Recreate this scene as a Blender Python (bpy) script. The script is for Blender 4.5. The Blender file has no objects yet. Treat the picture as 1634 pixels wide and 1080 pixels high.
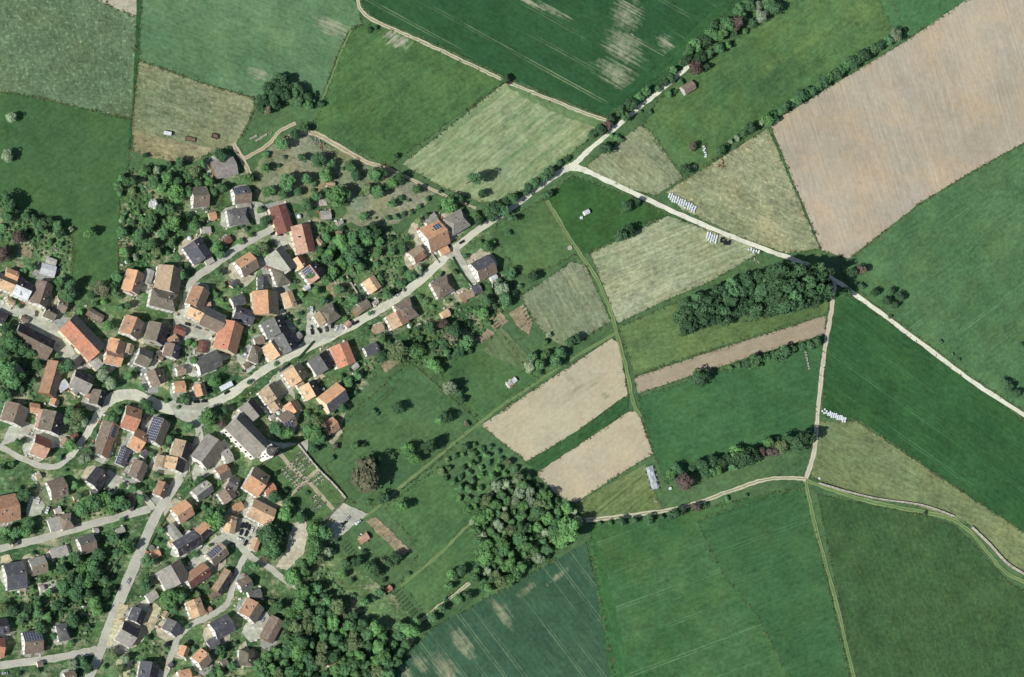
import bpy, bmesh, math, random
from mathutils import Vector, Matrix
from mathutils.geometry import tessellate_polygon
R = random.Random(7)
scene = bpy.context.scene
COL = bpy.data.collections.new("village"); scene.collection.children.link(COL)
link = COL.objects.link
# ---------------------------------------------------------------- camera: an oblique aerial view from the west-south-west
S = 0.45            # metres on the ground per plan unit
D = 2500.0
TILT = math.radians(25)
DV = Vector((0.906, 0.423, 0)).normalized()
RM = Matrix.Rotation(TILT, 3, -(Vector((0, 0, 1)).cross(DV)))
CAM = RM @ Vector((0, 0, D))
cam = bpy.data.cameras.new("aerial_camera")
cam.sensor_width = 36; cam.sensor_fit = 'HORIZONTAL'; cam.lens = 36 * D / (1634 * S)
cam.clip_start = 10; cam.clip_end = 20000
co = bpy.data.objects.new("aerial_camera", cam); link(co)
co.matrix_world = Matrix.Translation(CAM) @ RM.to_4x4()
scene.camera = co
def P(x, y, z=0.0):
    """survey point (x east, y south, read off the aerial view) -> world position at height z"""
    d = RM @ Vector(((x - 817) * S, (540 - y) * S, -D))
    t = (z - CAM.z) / d.z
    return CAM + d * t
# ---------------------------------------------------------------- light
SUN_EL = math.radians(41); sd = Vector((-0.92, -0.39, 0)).normalized()
SUN = Vector((sd.x * math.cos(SUN_EL), sd.y * math.cos(SUN_EL), math.sin(SUN_EL)))
sl = bpy.data.lights.new("sun", 'SUN'); sl.energy = 4.2; sl.angle = math.radians(0.5); sl.color = (1, .975, .925)
so = bpy.data.objects.new("sun", sl); link(so); so.rotation_euler = SUN.to_track_quat('Z', 'Y').to_euler()
w = bpy.data.worlds.new("World"); scene.world = w; w.use_nodes = True
nt = w.node_tree; bg = nt.nodes['Background']
sky = nt.nodes.new('ShaderNodeTexSky'); sky.sky_type = 'NISHITA'; sky.sun_disc = False
sky.sun_elevation = SUN_EL; sky.sun_rotation = math.atan2(SUN.x, SUN.y)
nt.links.new(sky.outputs[0], bg.inputs[0]); bg.inputs[1].default_value = 0.065
scene.view_settings.view_transform = 'Standard'; scene.view_settings.look = 'None'
scene.view_settings.exposure = 0.15; scene.view_settings.gamma = 1; scene.view_settings.use_curve_mapping = False
# ---------------------------------------------------------------- colours and materials
def lin(c, k=1.0):
    f = lambda v: (v / 12.92 if v <= 0.04045 else ((v + 0.055) / 1.055) ** 2.4)
    return tuple(min(0.9, f(v / 255) / k) for v in c) + (1,)
KG, KR = 1.05, 1.22
def nodes(name):
    m = bpy.data.materials.new(name); m.use_nodes = True
    t = m.node_tree; b = t.nodes['Principled BSDF']
    b.inputs['Roughness'].default_value = 0.85; b.inputs['Specular IOR Level'].default_value = 0.15
    return m, t, b
def N(t, typ, **kw):
    n = t.nodes.new('ShaderNode' + typ)
    for k, v in kw.items():
        if k.startswith('i_'):
            key = k[2:]; n.inputs[int(key) if key.isdigit() else key].default_value = v
        else: setattr(n, k, v)
    return n
def math_(t, op, a, b=None, c=None, clamp=False):
    n = t.nodes.new('ShaderNodeMath'); n.operation = op; n.use_clamp = clamp
    for i, v in enumerate((a, b, c)):
        if v is None: continue
        if isinstance(v, (int, float)): n.inputs[i].default_value = v
        else: t.links.new(v, n.inputs[i])
    return n.outputs[0]
def mix(t, f, a, b, mode='MIX'):
    n = t.nodes.new('ShaderNodeMix'); n.data_type = 'RGBA'; n.blend_type = mode; n.clamp_factor = True
    for i, v in ((0, f), (6, a), (7, b)):
        if isinstance(v, (int, float)): n.inputs[i].default_value = v
        elif isinstance(v, tuple): n.inputs[i].default_value = v
        else: t.links.new(v, n.inputs[i])
    return n.outputs[2]
def noise(t, vec, scale, detail=3, rough=.55):
    n = N(t, 'TexNoise', i_Scale=scale, i_Detail=detail, i_Roughness=rough); t.links.new(vec, n.inputs['Vector']); return n.outputs[0]
def mapped(t, ang=0, sc=(1, 1, 1), off=(0, 0, 0)):
    c = N(t, 'TexCoord'); m1 = N(t, 'Mapping'); m1.inputs['Rotation'].default_value = (0, 0, -ang)
    t.links.new(c.outputs['Object'], m1.inputs['Vector'])
    m2 = N(t, 'Mapping'); m2.inputs['Scale'].default_value = sc; m2.inputs['Location'].default_value = off
    t.links.new(m1.outputs[0], m2.inputs['Vector']); return m2.outputs[0]
def rampf(t, v, lo, hi):
    n = N(t, 'MapRange'); n.inputs[1].default_value = lo; n.inputs[2].default_value = hi; t.links.new(v, n.inputs[0]); return n.outputs[0]
MID = [0]
def field_mat(c, c2=None, ang=0, streak=.5, streak_w=.35, big=.5, fine=.5, speck=0, tram=0, tramc=None, patch=None, spots=None, lum=1.0):
    """soil / grass / crop: two-tone with soft large variation, streaks along the working direction, fine grain, wheel tracks, bare patches"""
    MID[0] += 1
    m, t, b = nodes('field_soil_%d' % MID[0])
    c2 = c2 or tuple(max(0, v * .86) for v in c)
    def adj(q):
        k = max(0, min(1, (q[0] / q[1] - .6) / .45)); return (q[0] * (1.03 - .13 * k), q[1] * (.952 - .005 * k), q[2] * (.93 + .04 * k))
    c, c2 = adj(c), adj(c2)
    off = (R.uniform(-500, 500), R.uniform(-500, 500), 0)
    p0 = mapped(t, 0, off=off)
    ps = mapped(t, ang, (streak_w * .03, streak_w, 1), off)
    v = math_(t, 'MULTIPLY_ADD', math_(t, 'SUBTRACT', noise(t, p0, .012, 5, .6), .5), big * 4.2, .5)
    v = math_(t, 'MULTIPLY_ADD', math_(t, 'SUBTRACT', noise(t, p0, .11, 4, .65), .5), big * 1.6, v)
    v = math_(t, 'MULTIPLY_ADD', math_(t, 'SUBTRACT', noise(t, ps, 1.0, 4, .65), .5), streak * 3.2, v)
    v = math_(t, 'MULTIPLY_ADD', math_(t, 'SUBTRACT', noise(t, p0, .8, 2, .6), .5), fine * 2.0, v, True)
    col = mix(t, v, lin(c2, KG), lin(c, KG))
    hue = rampf(t, noise(t, p0, .03, 4, .6), .45, .7)
    col = mix(t, math_(t, 'MULTIPLY', hue, .35 * big), col, lin((min(255, c[0] * 1.22), min(255, c[1] * 1.06), c[2] * .88), KG))
    col = mix(t, math_(t, 'MULTIPLY', rampf(t, noise(t, mapped(t, 0, off=(off[1], off[0], 0)), .022, 4, .6), .5, .75), .3 * big), col, lin((c[0] * .86, c[1] * .95, c[2] * 1.05), KG))
    if patch:
        pc, psc, th, stretch = patch
        pp = mapped(t, ang, (psc, psc * stretch, 1), off)
        f = rampf(t, math_(t, 'ADD', noise(t, pp, 1, 5, .7), math_(t, 'MULTIPLY', noise(t, ps, 1.3, 2), .25)), th, th + .13)
        col = mix(t, math_(t, 'MULTIPLY', f, .85), col, lin(pc, KG))
    if speck:
        f = rampf(t, noise(t, p0, .42, 2, .5), .56, .74)
        col = mix(t, math_(t, 'MULTIPLY', f, speck), col, lin(tuple(min(255, v * 1.45) for v in c), KG))
        f = rampf(t, noise(t, mapped(t, 0, off=(off[1], off[0], 0)), .4, 2, .5), .56, .74)
        col = mix(t, math_(t, 'MULTIPLY', f, speck), col, lin(tuple(v * .6 for v in c), KG))
    if tram:
        sx = N(t, 'SeparateXYZ'); t.links.new(mapped(t, ang, off=off), sx.inputs[0])
        fr = math_(t, 'FRACT', math_(t, 'DIVIDE', sx.outputs[1], tram))
        a = math_(t, 'LESS_THAN', math_(t, 'ABSOLUTE', math_(t, 'SUBTRACT', math_(t, 'ABSOLUTE', math_(t, 'SUBTRACT', fr, .5)), 1.0 / tram)), .42 / tram)
        brk = rampf(t, noise(t, mapped(t, ang, (.012, .1, 1), off), 1, 3, .6), .46, .64)
        col = mix(t, math_(t, 'MULTIPLY', math_(t, 'MULTIPLY', a, brk), .6), col, lin(tramc or tuple(min(255, v * 1.5) for v in c), KG))
    if spots:      # bare or worn places with a soft ragged edge, at their own place on the ground
        sc_, sl_, amt = spots; g = N(t, 'NewGeometry'); acc = None
        nz = math_(t, 'ADD', math_(t, 'MULTIPLY', rampf(t, noise(t, mapped(t, ang, (.016 if streak > .25 else .12, .42, 1), off), 1, 4, .7), .3, .7), .75), math_(t, 'MULTIPLY', rampf(t, noise(t, p0, .22, 4, .7), .3, .7), .4))
        for x, y, rx, ry, ddx, ddy in sl_:
            q = P(x, y); e = P(x + ddx * 10, y + ddy * 10); a_ = math.atan2(e.y - q.y, e.x - q.x)
            m1 = N(t, 'VectorMath', operation='SUBTRACT'); t.links.new(g.outputs['Position'], m1.inputs[0]); m1.inputs[1].default_value = (q.x, q.y, 0)
            m2 = N(t, 'VectorRotate', rotation_type='Z_AXIS'); m2.inputs['Angle'].default_value = -a_; t.links.new(m1.outputs[0], m2.inputs['Vector'])
            m3 = N(t, 'VectorMath', operation='MULTIPLY'); t.links.new(m2.outputs[0], m3.inputs[0]); m3.inputs[1].default_value = (1 / (rx * S), 1 / (ry * S), 0)
            ln = N(t, 'VectorMath', operation='LENGTH'); t.links.new(m3.outputs[0], ln.inputs[0])
            f = math_(t, 'SUBTRACT', 1.0, ln.outputs['Value'], None, True)
            acc = f if acc is None else math_(t, 'MAXIMUM', acc, f)
        f = rampf(t, math_(t, 'ADD', math_(t, 'MULTIPLY', math_(t, 'POWER', acc, .6), .85), nz), .95, 1.55)
        col = mix(t, math_(t, 'MULTIPLY', f, amt), col, lin(sc_, KG))
    n1 = math_(t, 'SUBTRACT', noise(t, p0, .33, 3, .6), .5); n2 = math_(t, 'SUBTRACT', noise(t, mapped(t, ang, (.12, .5, 1), off), 1.0, 3, .6), .5)
    n3 = math_(t, 'SUBTRACT', noise(t, mapped(t, 0, off=(off[1], off[0], 0)), .06, 3, .6), .5)
    lumv = math_(t, 'ADD', 1.0, math_(t, 'MULTIPLY', math_(t, 'ADD', math_(t, 'ADD', math_(t, 'MULTIPLY', n1, 1.15), math_(t, 'MULTIPLY', n2, .5 + streak)), math_(t, 'MULTIPLY', n3, .95)), lum * (.55 + .6 * fine)))
    cc = N(t, 'CombineColor'); 
    for i_ in range(3): t.links.new(lumv, cc.inputs[i_])
    col = mix(t, 1.0, col, cc.outputs[0], 'MULTIPLY')
    t.links.new(col, b.inputs['Base Color'])
    bp = N(t, 'Bump', i_Strength=.35, i_Distance=.25); t.links.new(noise(t, p0, 1.2, 2), bp.inputs['Height']); t.links.new(bp.outputs[0], b.inputs['Normal'])
    return m
def plain(name, c, k=KG, var=.25, sc=.5, rough=.85, metal=0):
    m, t, b = nodes(name); p = mapped(t)
    v = rampf(t, noise(t, p, sc, 4, .6), .3, .7)
    t.links.new(mix(t, v, lin(tuple(x * (1 - var) for x in c), k), lin(c, k)), b.inputs['Base Color'])
    b.inputs['Roughness'].default_value = rough; b.inputs['Metallic'].default_value = metal
    return m
def attr_mat(name, src, var, sc, rough=.85, rows=0):
    """one material for many things: colour from the object (src 'obj') or from the face attribute Col"""
    m, t, b = nodes(name); p = mapped(t)
    if src == 'obj': c = N(t, 'ObjectInfo').outputs['Color']
    else: c = N(t, 'Attribute', attribute_name='Col').outputs['Color']
    oi = N(t, 'ObjectInfo')
    pv = N(t, 'VectorMath', operation='ADD'); t.links.new(p, pv.inputs[0]); t.links.new(math_(t, 'MULTIPLY', oi.outputs['Random'], 90), pv.inputs[1])
    v = rampf(t, noise(t, pv.outputs[0], sc, 4, .65), .25, .75)
    col = mix(t, 1.0, c, mix(t, v, (1 - var, 1 - var, 1 - var, 1), (1 + var * .55, 1 + var * .5, 1 + var * .45, 1)), 'MULTIPLY')
    if rows:
        st = rampf(t, noise(t, pv.outputs[0], sc * .28, 3, .6), .52, .72)
        col = mix(t, math_(t, 'MULTIPLY', st, .36), col, (.10, .10, .075, 1))
        f2 = rampf(t, noise(t, pv.outputs[0], 1.9, 2, .6), .6, .8)
        col = mix(t, math_(t, 'MULTIPLY', f2, .25), col, (.07, .06, .055, 1))
        f3 = rampf(t, noise(t, pv.outputs[0], .33, 3, .7), .55, .75)
        col = mix(t, math_(t, 'MULTIPLY', f3, .3), col, (.55, .5, .42, 1))
        wv = N(t, 'TexWave', wave_type='BANDS', bands_direction='Y', i_Scale=.9, i_Distortion=.6); t.links.new(p, wv.inputs['Vector'])
        bp = N(t, 'Bump', i_Strength=.5, i_Distance=.08); t.links.new(wv.outputs[1], bp.inputs['Height']); t.links.new(bp.outputs[0], b.inputs['Normal'])
    t.links.new(col, b.inputs['Base Color']); b.inputs['Roughness'].default_value = rough
    return m
M_ROOF = attr_mat('clay_roof_tiles', 'attr', .34, .5, .85, 1)
def leaf_light(m):
    t = m.node_tree; b = t.nodes['Principled BSDF']; o = t.nodes['Material Output']
    tr = N(t, 'BsdfTranslucent'); mx = N(t, 'MixShader'); mx.inputs[0].default_value = .34
    t.links.new(b.inputs['Base Color'].links[0].from_socket, tr.inputs['Color']); t.links.new(b.outputs[0], mx.inputs[1]); t.links.new(tr.outputs[0], mx.inputs[2]); t.links.new(mx.outputs[0], o.inputs['Surface'])
    return m
M_WALL = attr_mat('rendered_wall', 'obj', .12, .35)
M_LEAF = leaf_light(attr_mat('leaves', 'obj', .5, 1.1, .8))
M_PAINT = attr_mat('car_paint', 'obj', .05, .3, .35)
M_BARK = plain('bark', (95, 80, 65))
M_GLASS = plain('window_glass', (50, 58, 66), rough=.25)
M_FRAME = plain('window_frame', (225, 225, 220))
M_SOLAR = plain('solar_cells', (58, 70, 96), var=.2, sc=1.2, rough=.45)
M_RUBBER = plain('rubber', (38, 38, 40))
M_STONE = plain('pale_stone', (215, 208, 190), var=.4, sc=.6)
M_DARKSTONE = plain('grey_stone', (150, 146, 136), var=.5, sc=1.2)
M_WOOD = plain('weathered_wood', (150, 125, 98), var=.4, sc=.9)
M_PLASTIC = plain('white_plastic_film', (226, 234, 236), var=.12, sc=.9, rough=.5)
M_BLACKPL = plain('black_plastic_film', (52, 54, 56), var=.2, rough=.5)
M_METAL = plain('grey_sheet_metal', (165, 170, 170), var=.2, sc=.6, rough=.55)
# ---------------------------------------------------------------- objects
def tag(o, label=None, cat=None, group=None, kind=None):
    if label: o['label'] = label
    if cat: o['category'] = cat
    if group: o['group'] = group
    if kind: o['kind'] = kind
    return o
def obj(name, bm, mats, parent=None, loc=None, rz=0, col=None):
    me = bpy.data.meshes.new(name); bm.to_mesh(me); bm.free()
    for m in (mats if isinstance(mats, (list, tuple)) else [mats]): me.materials.append(m)
    o = bpy.data.objects.new(name, me); link(o)
    if parent: o.parent = parent
    if loc is not None: o.location = loc
    o.rotation_euler[2] = rz
    if col: o.color = col
    return o
def empty(name, loc, rz=0):
    o = bpy.data.objects.new(name, None); link(o); o.location = loc; o.rotation_euler[2] = rz; o.empty_display_size = .5
    return o
def quad(bm, pts, mi=0):
    f = bm.faces.new([bm.verts.new(p) for p in pts]); f.material_index = mi; return f
def box(bm, x0, x1, y0, y1, z0, z1, mi=0, M=None):
    v = [Vector((x, y, z)) for z in (z0, z1) for y in (y0, y1) for x in (x0, x1)]
    if M: v = [M @ p for p in v]
    v = [bm.verts.new(p) for p in v]
    for f in ((0, 2, 3, 1), (4, 5, 7, 6), (0, 1, 5, 4), (2, 6, 7, 3), (0, 4, 6, 2), (1, 3, 7, 5)):
        bm.faces.new([v[i] for i in f]).material_index = mi
def tube(bm, a, b, r0, r1, n=6, mi=0, cap=True):
    a, b = Vector(a), Vector(b); q = (b - a).to_track_quat('Z', 'Y')
    ra = [bm.verts.new(a + q @ Vector((math.cos(k * 2 * math.pi / n) * r0, math.sin(k * 2 * math.pi / n) * r0, 0))) for k in range(n)]
    rb = [bm.verts.new(b + q @ Vector((math.cos(k * 2 * math.pi / n) * r1, math.sin(k * 2 * math.pi / n) * r1, 0))) for k in range(n)]
    for k in range(n): bm.faces.new([ra[k], ra[(k + 1) % n], rb[(k + 1) % n], rb[k]]).material_index = mi
    if cap: bm.faces.new(rb).material_index = mi; bm.faces.new(ra[::-1]).material_index = mi
EDGES = []
def wobble(pts, step=9, amp=.7, closed=True):
    out = []; n = len(pts)
    for i in range(n if closed else n - 1):
        a, b = pts[i], pts[(i + 1) % n]; L = math.dist(a, b); k = max(1, int(L / step))
        for j in range(k):
            t = j / k
            out.append((a[0] + (b[0] - a[0]) * t + R.uniform(-amp, amp) * (j > 0), a[1] + (b[1] - a[1]) * t + R.uniform(-amp, amp) * (j > 0)))
    if not closed: out.append(pts[-1])
    return out
LAYER = [-.62]; APRON = [-.60]; ROADPTS = []
def sheet(name, pts, mat, z=None, amp=.9, step=6, kind='structure'):
    if z is None: LAYER[0] += .003; z = LAYER[0]
    if any(k in name for k in ('field', 'meadow', 'bare_strip')): EDGES.append(pts)
    ps = [P(x, y, z) for x, y in wobble(pts, step, amp)]
    c = sum(ps, Vector()) / len(ps); c.z = z
    bm = bmesh.new(); vs = [bm.verts.new((p.x - c.x, p.y - c.y, 0)) for p in ps]
    for tri in tessellate_polygon([[v.co for v in vs]]):
        try: bm.faces.new([vs[i] for i in tri])
        except ValueError: pass
    bmesh.ops.recalc_face_normals(bm, faces=bm.faces)
    for f in bm.faces:
        if f.normal.z < 0: f.normal_flip()
    return tag(obj(name, bm, mat, loc=c), kind=kind)
def spline(pts, sub=6):
    out = []
    for i in range(len(pts) - 1):
        p0, p1, p2, p3 = pts[max(0, i - 1)], pts[i], pts[i + 1], pts[min(len(pts) - 1, i + 2)]
        for j in range(sub):
            t = j / sub
            out.append(tuple(.5 * (2 * p1[k] + (p2[k] - p0[k]) * t + (2 * p0[k] - 5 * p1[k] + 4 * p2[k] - p3[k]) * t * t + (3 * p1[k] - p0[k] - 3 * p2[k] + p3[k]) * t ** 3) for k in range(len(p1))))
    out.append(tuple(pts[-1])); return out
def strip(name, pts, width, mat, z=None, amp=.4, kind='structure'):
    """a road: pts are (x, y) or (x, y, width)"""
    if z is None: LAYER[0] += .003; z = LAYER[0]
    pp = spline([(p[0], p[1], p[2] if len(p) > 2 else width) for p in pts])
    ROADPTS.extend(pp)
    w_ = [P(x, y, z) for x, y, _ in pp]; org = w_[0].copy()
    bm = bmesh.new(); uv = bm.loops.layers.uv.new('UVMap'); prev = None; dist = 0
    for i, p in enumerate(w_):
        d = (w_[min(i + 1, len(w_) - 1)] - w_[max(i - 1, 0)]).normalized(); n = Vector((-d.y, d.x, 0)); h = pp[i][2] * S / 2
        if i: dist += (p - w_[i - 1]).length
        a = bm.verts.new(p + n * (h + R.uniform(-amp, amp)) - org); b = bm.verts.new(p - n * (h + R.uniform(-amp, amp)) - org)
        if prev:
            f = bm.faces.new([prev[0], prev[1], b, a])
            for l, u in zip(f.loops, ((prev[2], 0), (prev[2], 1), (dist, 1), (dist, 0))): l[uv].uv = u
            if f.normal.z < 0 or f.calc_center_median() is None: pass
        prev = (a, b, dist)
    bm.normal_update()
    for f in bm.faces:
        if f.normal.z < 0: f.normal_flip()
    return tag(obj(name, bm, mat, loc=(org.x, org.y, z)), kind=kind)
def road_mat(c, c2, grass=None, wheel=0, edge=.3):
    MID[0] += 1
    m, t, b = nodes('road_surface_%d' % MID[0]); p = mapped(t)
    v = math_(t, 'MULTIPLY_ADD', math_(t, 'SUBTRACT', noise(t, p, .05, 4), .5), 2.4, .5)
    v = math_(t, 'MULTIPLY_ADD', math_(t, 'SUBTRACT', noise(t, p, .7, 4), .5), 1.6, v, True)
    col = mix(t, v, lin(c2, KG), lin(c, KG))
    col = mix(t, math_(t, 'MULTIPLY', rampf(t, noise(t, p, .13, 4, .7), .5, .62), .35), col, lin(tuple(q * .8 for q in c2), KG))
    u = N(t, 'UVMap'); sx = N(t, 'SeparateXYZ'); t.links.new(u.outputs[0], sx.inputs[0])
    d = math_(t, 'ABSOLUTE', math_(t, 'SUBTRACT', sx.outputs[1], .5))
    nz = math_(t, 'MULTIPLY', math_(t, 'SUBTRACT', noise(t, p, .25, 3), .5), .3)
    if grass:
        f = math_(t, 'LESS_THAN', math_(t, 'ADD', d, nz), wheel)
        col = mix(t, math_(t, 'MULTIPLY', f, .8), col, lin(grass, KG))
        f = rampf(t, math_(t, 'ADD', d, nz), .38, .5)
        col = mix(t, math_(t, 'MULTIPLY', f, .8), col, lin(grass, KG))
    else:
        f = rampf(t, math_(t, 'ADD', d, nz), .36, .5)
        col = mix(t, math_(t, 'MULTIPLY', f, edge), col, lin((c[0] * 1.08, c[1] * 1.05, c[2] * .95), KG))
    t.links.new(col, b.inputs['Base Color']); return m
# ================================================================ the ground, fields, roads
G_MEADOW = field_mat((90, 126, 84), (70, 106, 70), .6, .35, .25, .55, .5)
bm = bmesh.new(); g = 30
for i in range(g):
    for j in range(g):
        quad(bm, [(-2500 + 5000 * (i + a) / g, -2500 + 5000 * (j + b_) / g, -.65) for a, b_ in ((0, 0), (1, 0), (1, 1), (0, 1))])
bmesh.ops.remove_doubles(bm, verts=bm.verts, dist=.01)
tag(obj('ground', bm, G_MEADOW), kind='structure')
def aim(dx, dy):   # working direction on the ground from a direction read off the view
    a, b = P(800, 500), P(800 + dx * 100, 500 + dy * 100); return math.atan2(b.y - a.y, b.x - a.x)
GARDEN = field_mat((98, 132, 88), (54, 92, 60), 0, .1, .4, .9, 1.0, .4, patch=((168, 164, 134), .06, .64, 1), lum=1.3)
F = lambda n, pts, mat, **k: sheet(n, pts, mat, **k)
F('garden_ground', [(-40, 325), (40, 335), (100, 362), (118, 385), (112, 448), (185, 452), (195, 290), (230, 262), (320, 262), (370, 250), (430, 320), (560, 365), (640, 370), (760, 335), (800, 345), (765, 395), (832, 470), (780, 520), (740, 570), (640, 560), (560, 640), (540, 700), (480, 710), (560, 800), (520, 870), (640, 960), (670, 1000), (620, 1120), (-40, 1120)], GARDEN, amp=3)
LAYER[0] = -.31
ROUGH = field_mat((112, 136, 102), (84, 112, 82), aim(.4, 1), .25, .3, .5, .9, .55)
F('rough_field', [(-40, -20), (125, -20), (205, 22), (218, 25), (215, 130), (210, 190), (130, 172), (60, 155), (-40, 140)], ROUGH)
F('bare_field', [(118, -20), (226, -20), (218, 27), (205, 23)], field_mat((212, 196, 168), (190, 172, 146), 0, .2))
F('meadow', [(-40, 140), (60, 155), (130, 172), (210, 191), (205, 262), (192, 300), (188, 450), (112, 448), (116, 385), (95, 358), (40, 335), (-40, 318)], field_mat((76, 116, 70), (62, 102, 66), aim(.8, -.6), .25, .3, .55, .5, .1))
F('grass_strip', [(218, -20), (227, -20), (222, 95), (213, 170), (208, 240), (203, 240), (211, 170), (216, 60)], field_mat((58, 104, 66), (44, 90, 54), aim(0, 1), .5))
F('meadow', [(227, -20), (560, -20), (572, 12), (577, 38), (556, 48), (535, 95), (515, 152), (480, 170), (425, 160), (403, 155), (340, 137), (250, 106), (222, 96)], field_mat((106, 144, 106), (80, 122, 84), aim(.9, .35), .3, .25, .6, .45, .06, patch=((160, 162, 122), .01, .78, 1.5), spots=((176, 172, 146), [(530, 42, 42, 24, .9, .3), (415, 118, 30, 16, .9, .3)], .75)))
F('stubble_field', [(222, 97), (250, 106), (340, 138), (404, 157), (405, 172), (392, 205), (374, 232), (345, 240), (300, 258), (212, 240), (211, 200), (214, 170)], field_mat((154, 155, 120), (112, 127, 90), aim(.95, .3), .5, .3, .7, .9, .25))
F('stubble_strip', [(212, 206), (240, 216), (290, 226), (340, 234), (330, 246), (308, 258), (275, 258), (240, 250), (212, 242)], field_mat((172, 158, 122), (136, 132, 94), aim(.95, .2), .5, .3, .6, .9, .2), amp=2)
F('meadow', [(585, 40), (600, 36), (700, 82), (805, 130), (640, 250), (622, 265), (498, 206), (522, 150), (545, 82), (560, 47)], field_mat((88, 128, 78), (62, 102, 62), aim(.75, -.65), .4, .25, .7, .6, .08, spots=((196, 190, 172), [(632, 62, 34, 20, .85, .4)], .95)))
F('stubble_field', [(808, 130), (850, 150), (965, 192), (950, 212), (905, 248), (850, 294), (800, 322), (765, 322), (705, 298), (642, 262)], field_mat((172, 178, 136), (118, 148, 102), aim(.78, -.62), .9, .22, .5, .4), amp=1)
F('margin', [(802, 130), (870, 158), (965, 192), (955, 206), (880, 178), (830, 152)], field_mat((116, 146, 100), (88, 126, 82), aim(.9, .4), .5), amp=2)
F('crop_field', [(574, -20), (578, 12), (602, 30), (700, 72), (800, 120), (968, 188), (985, 172), (1080, 100), (1195, -20)], field_mat((54, 100, 64), (40, 84, 52), aim(.885, .465), .3, .3, .5, .35, 0, 19, (150, 165, 125), spots=((200, 198, 168), [(1000, 22, 40, 45, .885, .465), (995, 75, 52, 42, .885, .465), (985, 118, 55, 32, .885, .465), (1062, 70, 20, 26, .7, -.7), (880, 15, 60, 8, .885, .465), (840, 0, 50, 8, .885, .465)], .55)))
F('headland', [(950, 178), (1010, 130), (1085, 68), (1160, -5), (1195, -20), (1205, 0), (1100, 92), (1050, 135), (985, 178), (968, 186)], field_mat((56, 102, 64), (44, 90, 56), aim(.76, -.65), .7, .3), amp=1)
F('meadow', [(1095, 118), (1110, 112), (1250, 5), (1262, -20), (1412, -20), (1442, 40), (1340, 110), (1230, 192), (1140, 252), (1092, 284), (1028, 202), (1050, 160)], field_mat((90, 128, 80), (64, 104, 64), aim(.78, -.62), .35, .25, .9, .6, .08, spots=((126, 142, 80), [(1140, 190, 50, 30, .8, -.6), (1230, 105, 60, 28, .8, -.6), (1375, 20, 70, 50, .8, -.6), (1300, 60, 70, 30, .8, -.6)], .3)))
F('meadow', [(1395, -20), (1580, -20), (1445, 62), (1424, 45)], field_mat((80, 130, 86), (66, 114, 74), aim(.8, -.6), .3))
F('ploughed_field', [(1229, 197), (1330, 135), (1445, 66), (1570, -20), (1680, -20), (1680, 202), (1560, 268), (1470, 322), (1355, 412), (1312, 400), (1290, 345), (1262, 280)], field_mat((205, 184, 158), (186, 166, 142), aim(.28, .96), .9, .5, .7, .35, 0, patch=((168, 166, 138), .006, .86, 1), lum=.42), amp=.5)
F('grass_field', [(1680, 204), (1560, 270), (1470, 324), (1356, 414), (1340, 425), (1352, 450), (1420, 502), (1545, 596), (1610, 640), (1680, 680)], field_mat((88, 130, 88), (68, 112, 74), aim(.8, -.55), .35, .3, .7, .55, .12, 24, (110, 150, 108)), amp=.5)
F('stubble_field', [(1226, 204), (1250, 262), (1308, 396), (1255, 404), (1180, 378), (1088, 334), (1062, 306), (1150, 252)], field_mat((176, 171, 134), (136, 145, 104), aim(.9, .42), .55, .3, .7, .9, .3), amp=.8)
F('stubble_field', [(1022, 200), (1040, 212), (1090, 284), (1045, 312), (1000, 300), (940, 272), (938, 262)], field_mat((166, 166, 130), (128, 142, 104), aim(.75, .66), .7, .3, .5, .8, .15))
F('grass_field', [(870, 318), (912, 280), (1000, 312), (1062, 341), (936, 404), (915, 385)], field_mat((62, 106, 58), (48, 92, 52), aim(.8, -.5), .25, .3, .7, .5))
F('grass_field', [(790, 360), (868, 318), (912, 380), (925, 400), (890, 420), (838, 442), (800, 400)], field_mat((92, 128, 80), (68, 106, 68), 0, .2, .3, .8, .6, .08))
F('stubble_field', [(942, 405), (1066, 344), (1190, 388), (1215, 402), (1130, 450), (1060, 480), (985, 516), (965, 462)], field_mat((182, 182, 146), (136, 149, 108), aim(.93, -.36), .8, .35, .45, .7, .1), amp=.8)
F('stubble_field', [(832, 472), (912, 418), (935, 424), (955, 470), (975, 512), (905, 556), (872, 535), (848, 505)], field_mat((154, 157, 126), (118, 134, 100), aim(.5, .86), .6, .3, .5, .7, .15))
F('grass_field', [(988, 522), (1080, 482), (1110, 520), (1200, 512), (1322, 478), (1320, 500), (1150, 552), (1012, 598)], field_mat((108, 136, 86), (80, 112, 68), aim(.95, -.3), .4, .3, .7, .6, .1))
F('bare_strip', [(1012, 602), (1150, 556), (1318, 503), (1316, 534), (1250, 552), (1018, 627)], field_mat((192, 170, 142), (170, 150, 124), aim(.95, -.3), .35, .4, .3, .35, lum=.5), amp=.6)
F('bare_field', [(768, 678), (900, 590), (976, 540), (988, 548), (1002, 632), (920, 690), (840, 736)], field_mat((212, 194, 160), (196, 178, 146), aim(.82, -.57), .3, .3, .4, .4, .05, lum=.5, spots=((122, 128, 88), [(908, 602, 14, 8, .7, .6), (920, 622, 26, 9, .8, -.6), (966, 630, 13, 9, .7, .3), (945, 612, 24, 7, .82, -.57)], .55)), amp=.6)
F('grass_strip', [(838, 738), (920, 688), (996, 632), (1002, 634), (1004, 656), (930, 704), (858, 754)], field_mat((62, 106, 64), (48, 92, 56), aim(.82, -.57), .7, .35, .5, .6, patch=((120, 150, 80), .03, .8, 3)), amp=1)
F('bare_field', [(856, 755), (1003, 657), (1018, 655), (1030, 690), (1042, 724), (980, 762), (918, 802), (888, 790)], field_mat((213, 193, 160), (197, 177, 146), aim(.82, -.57), .25, .3, .35, .35, .05, lum=.5), amp=.6)
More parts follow.
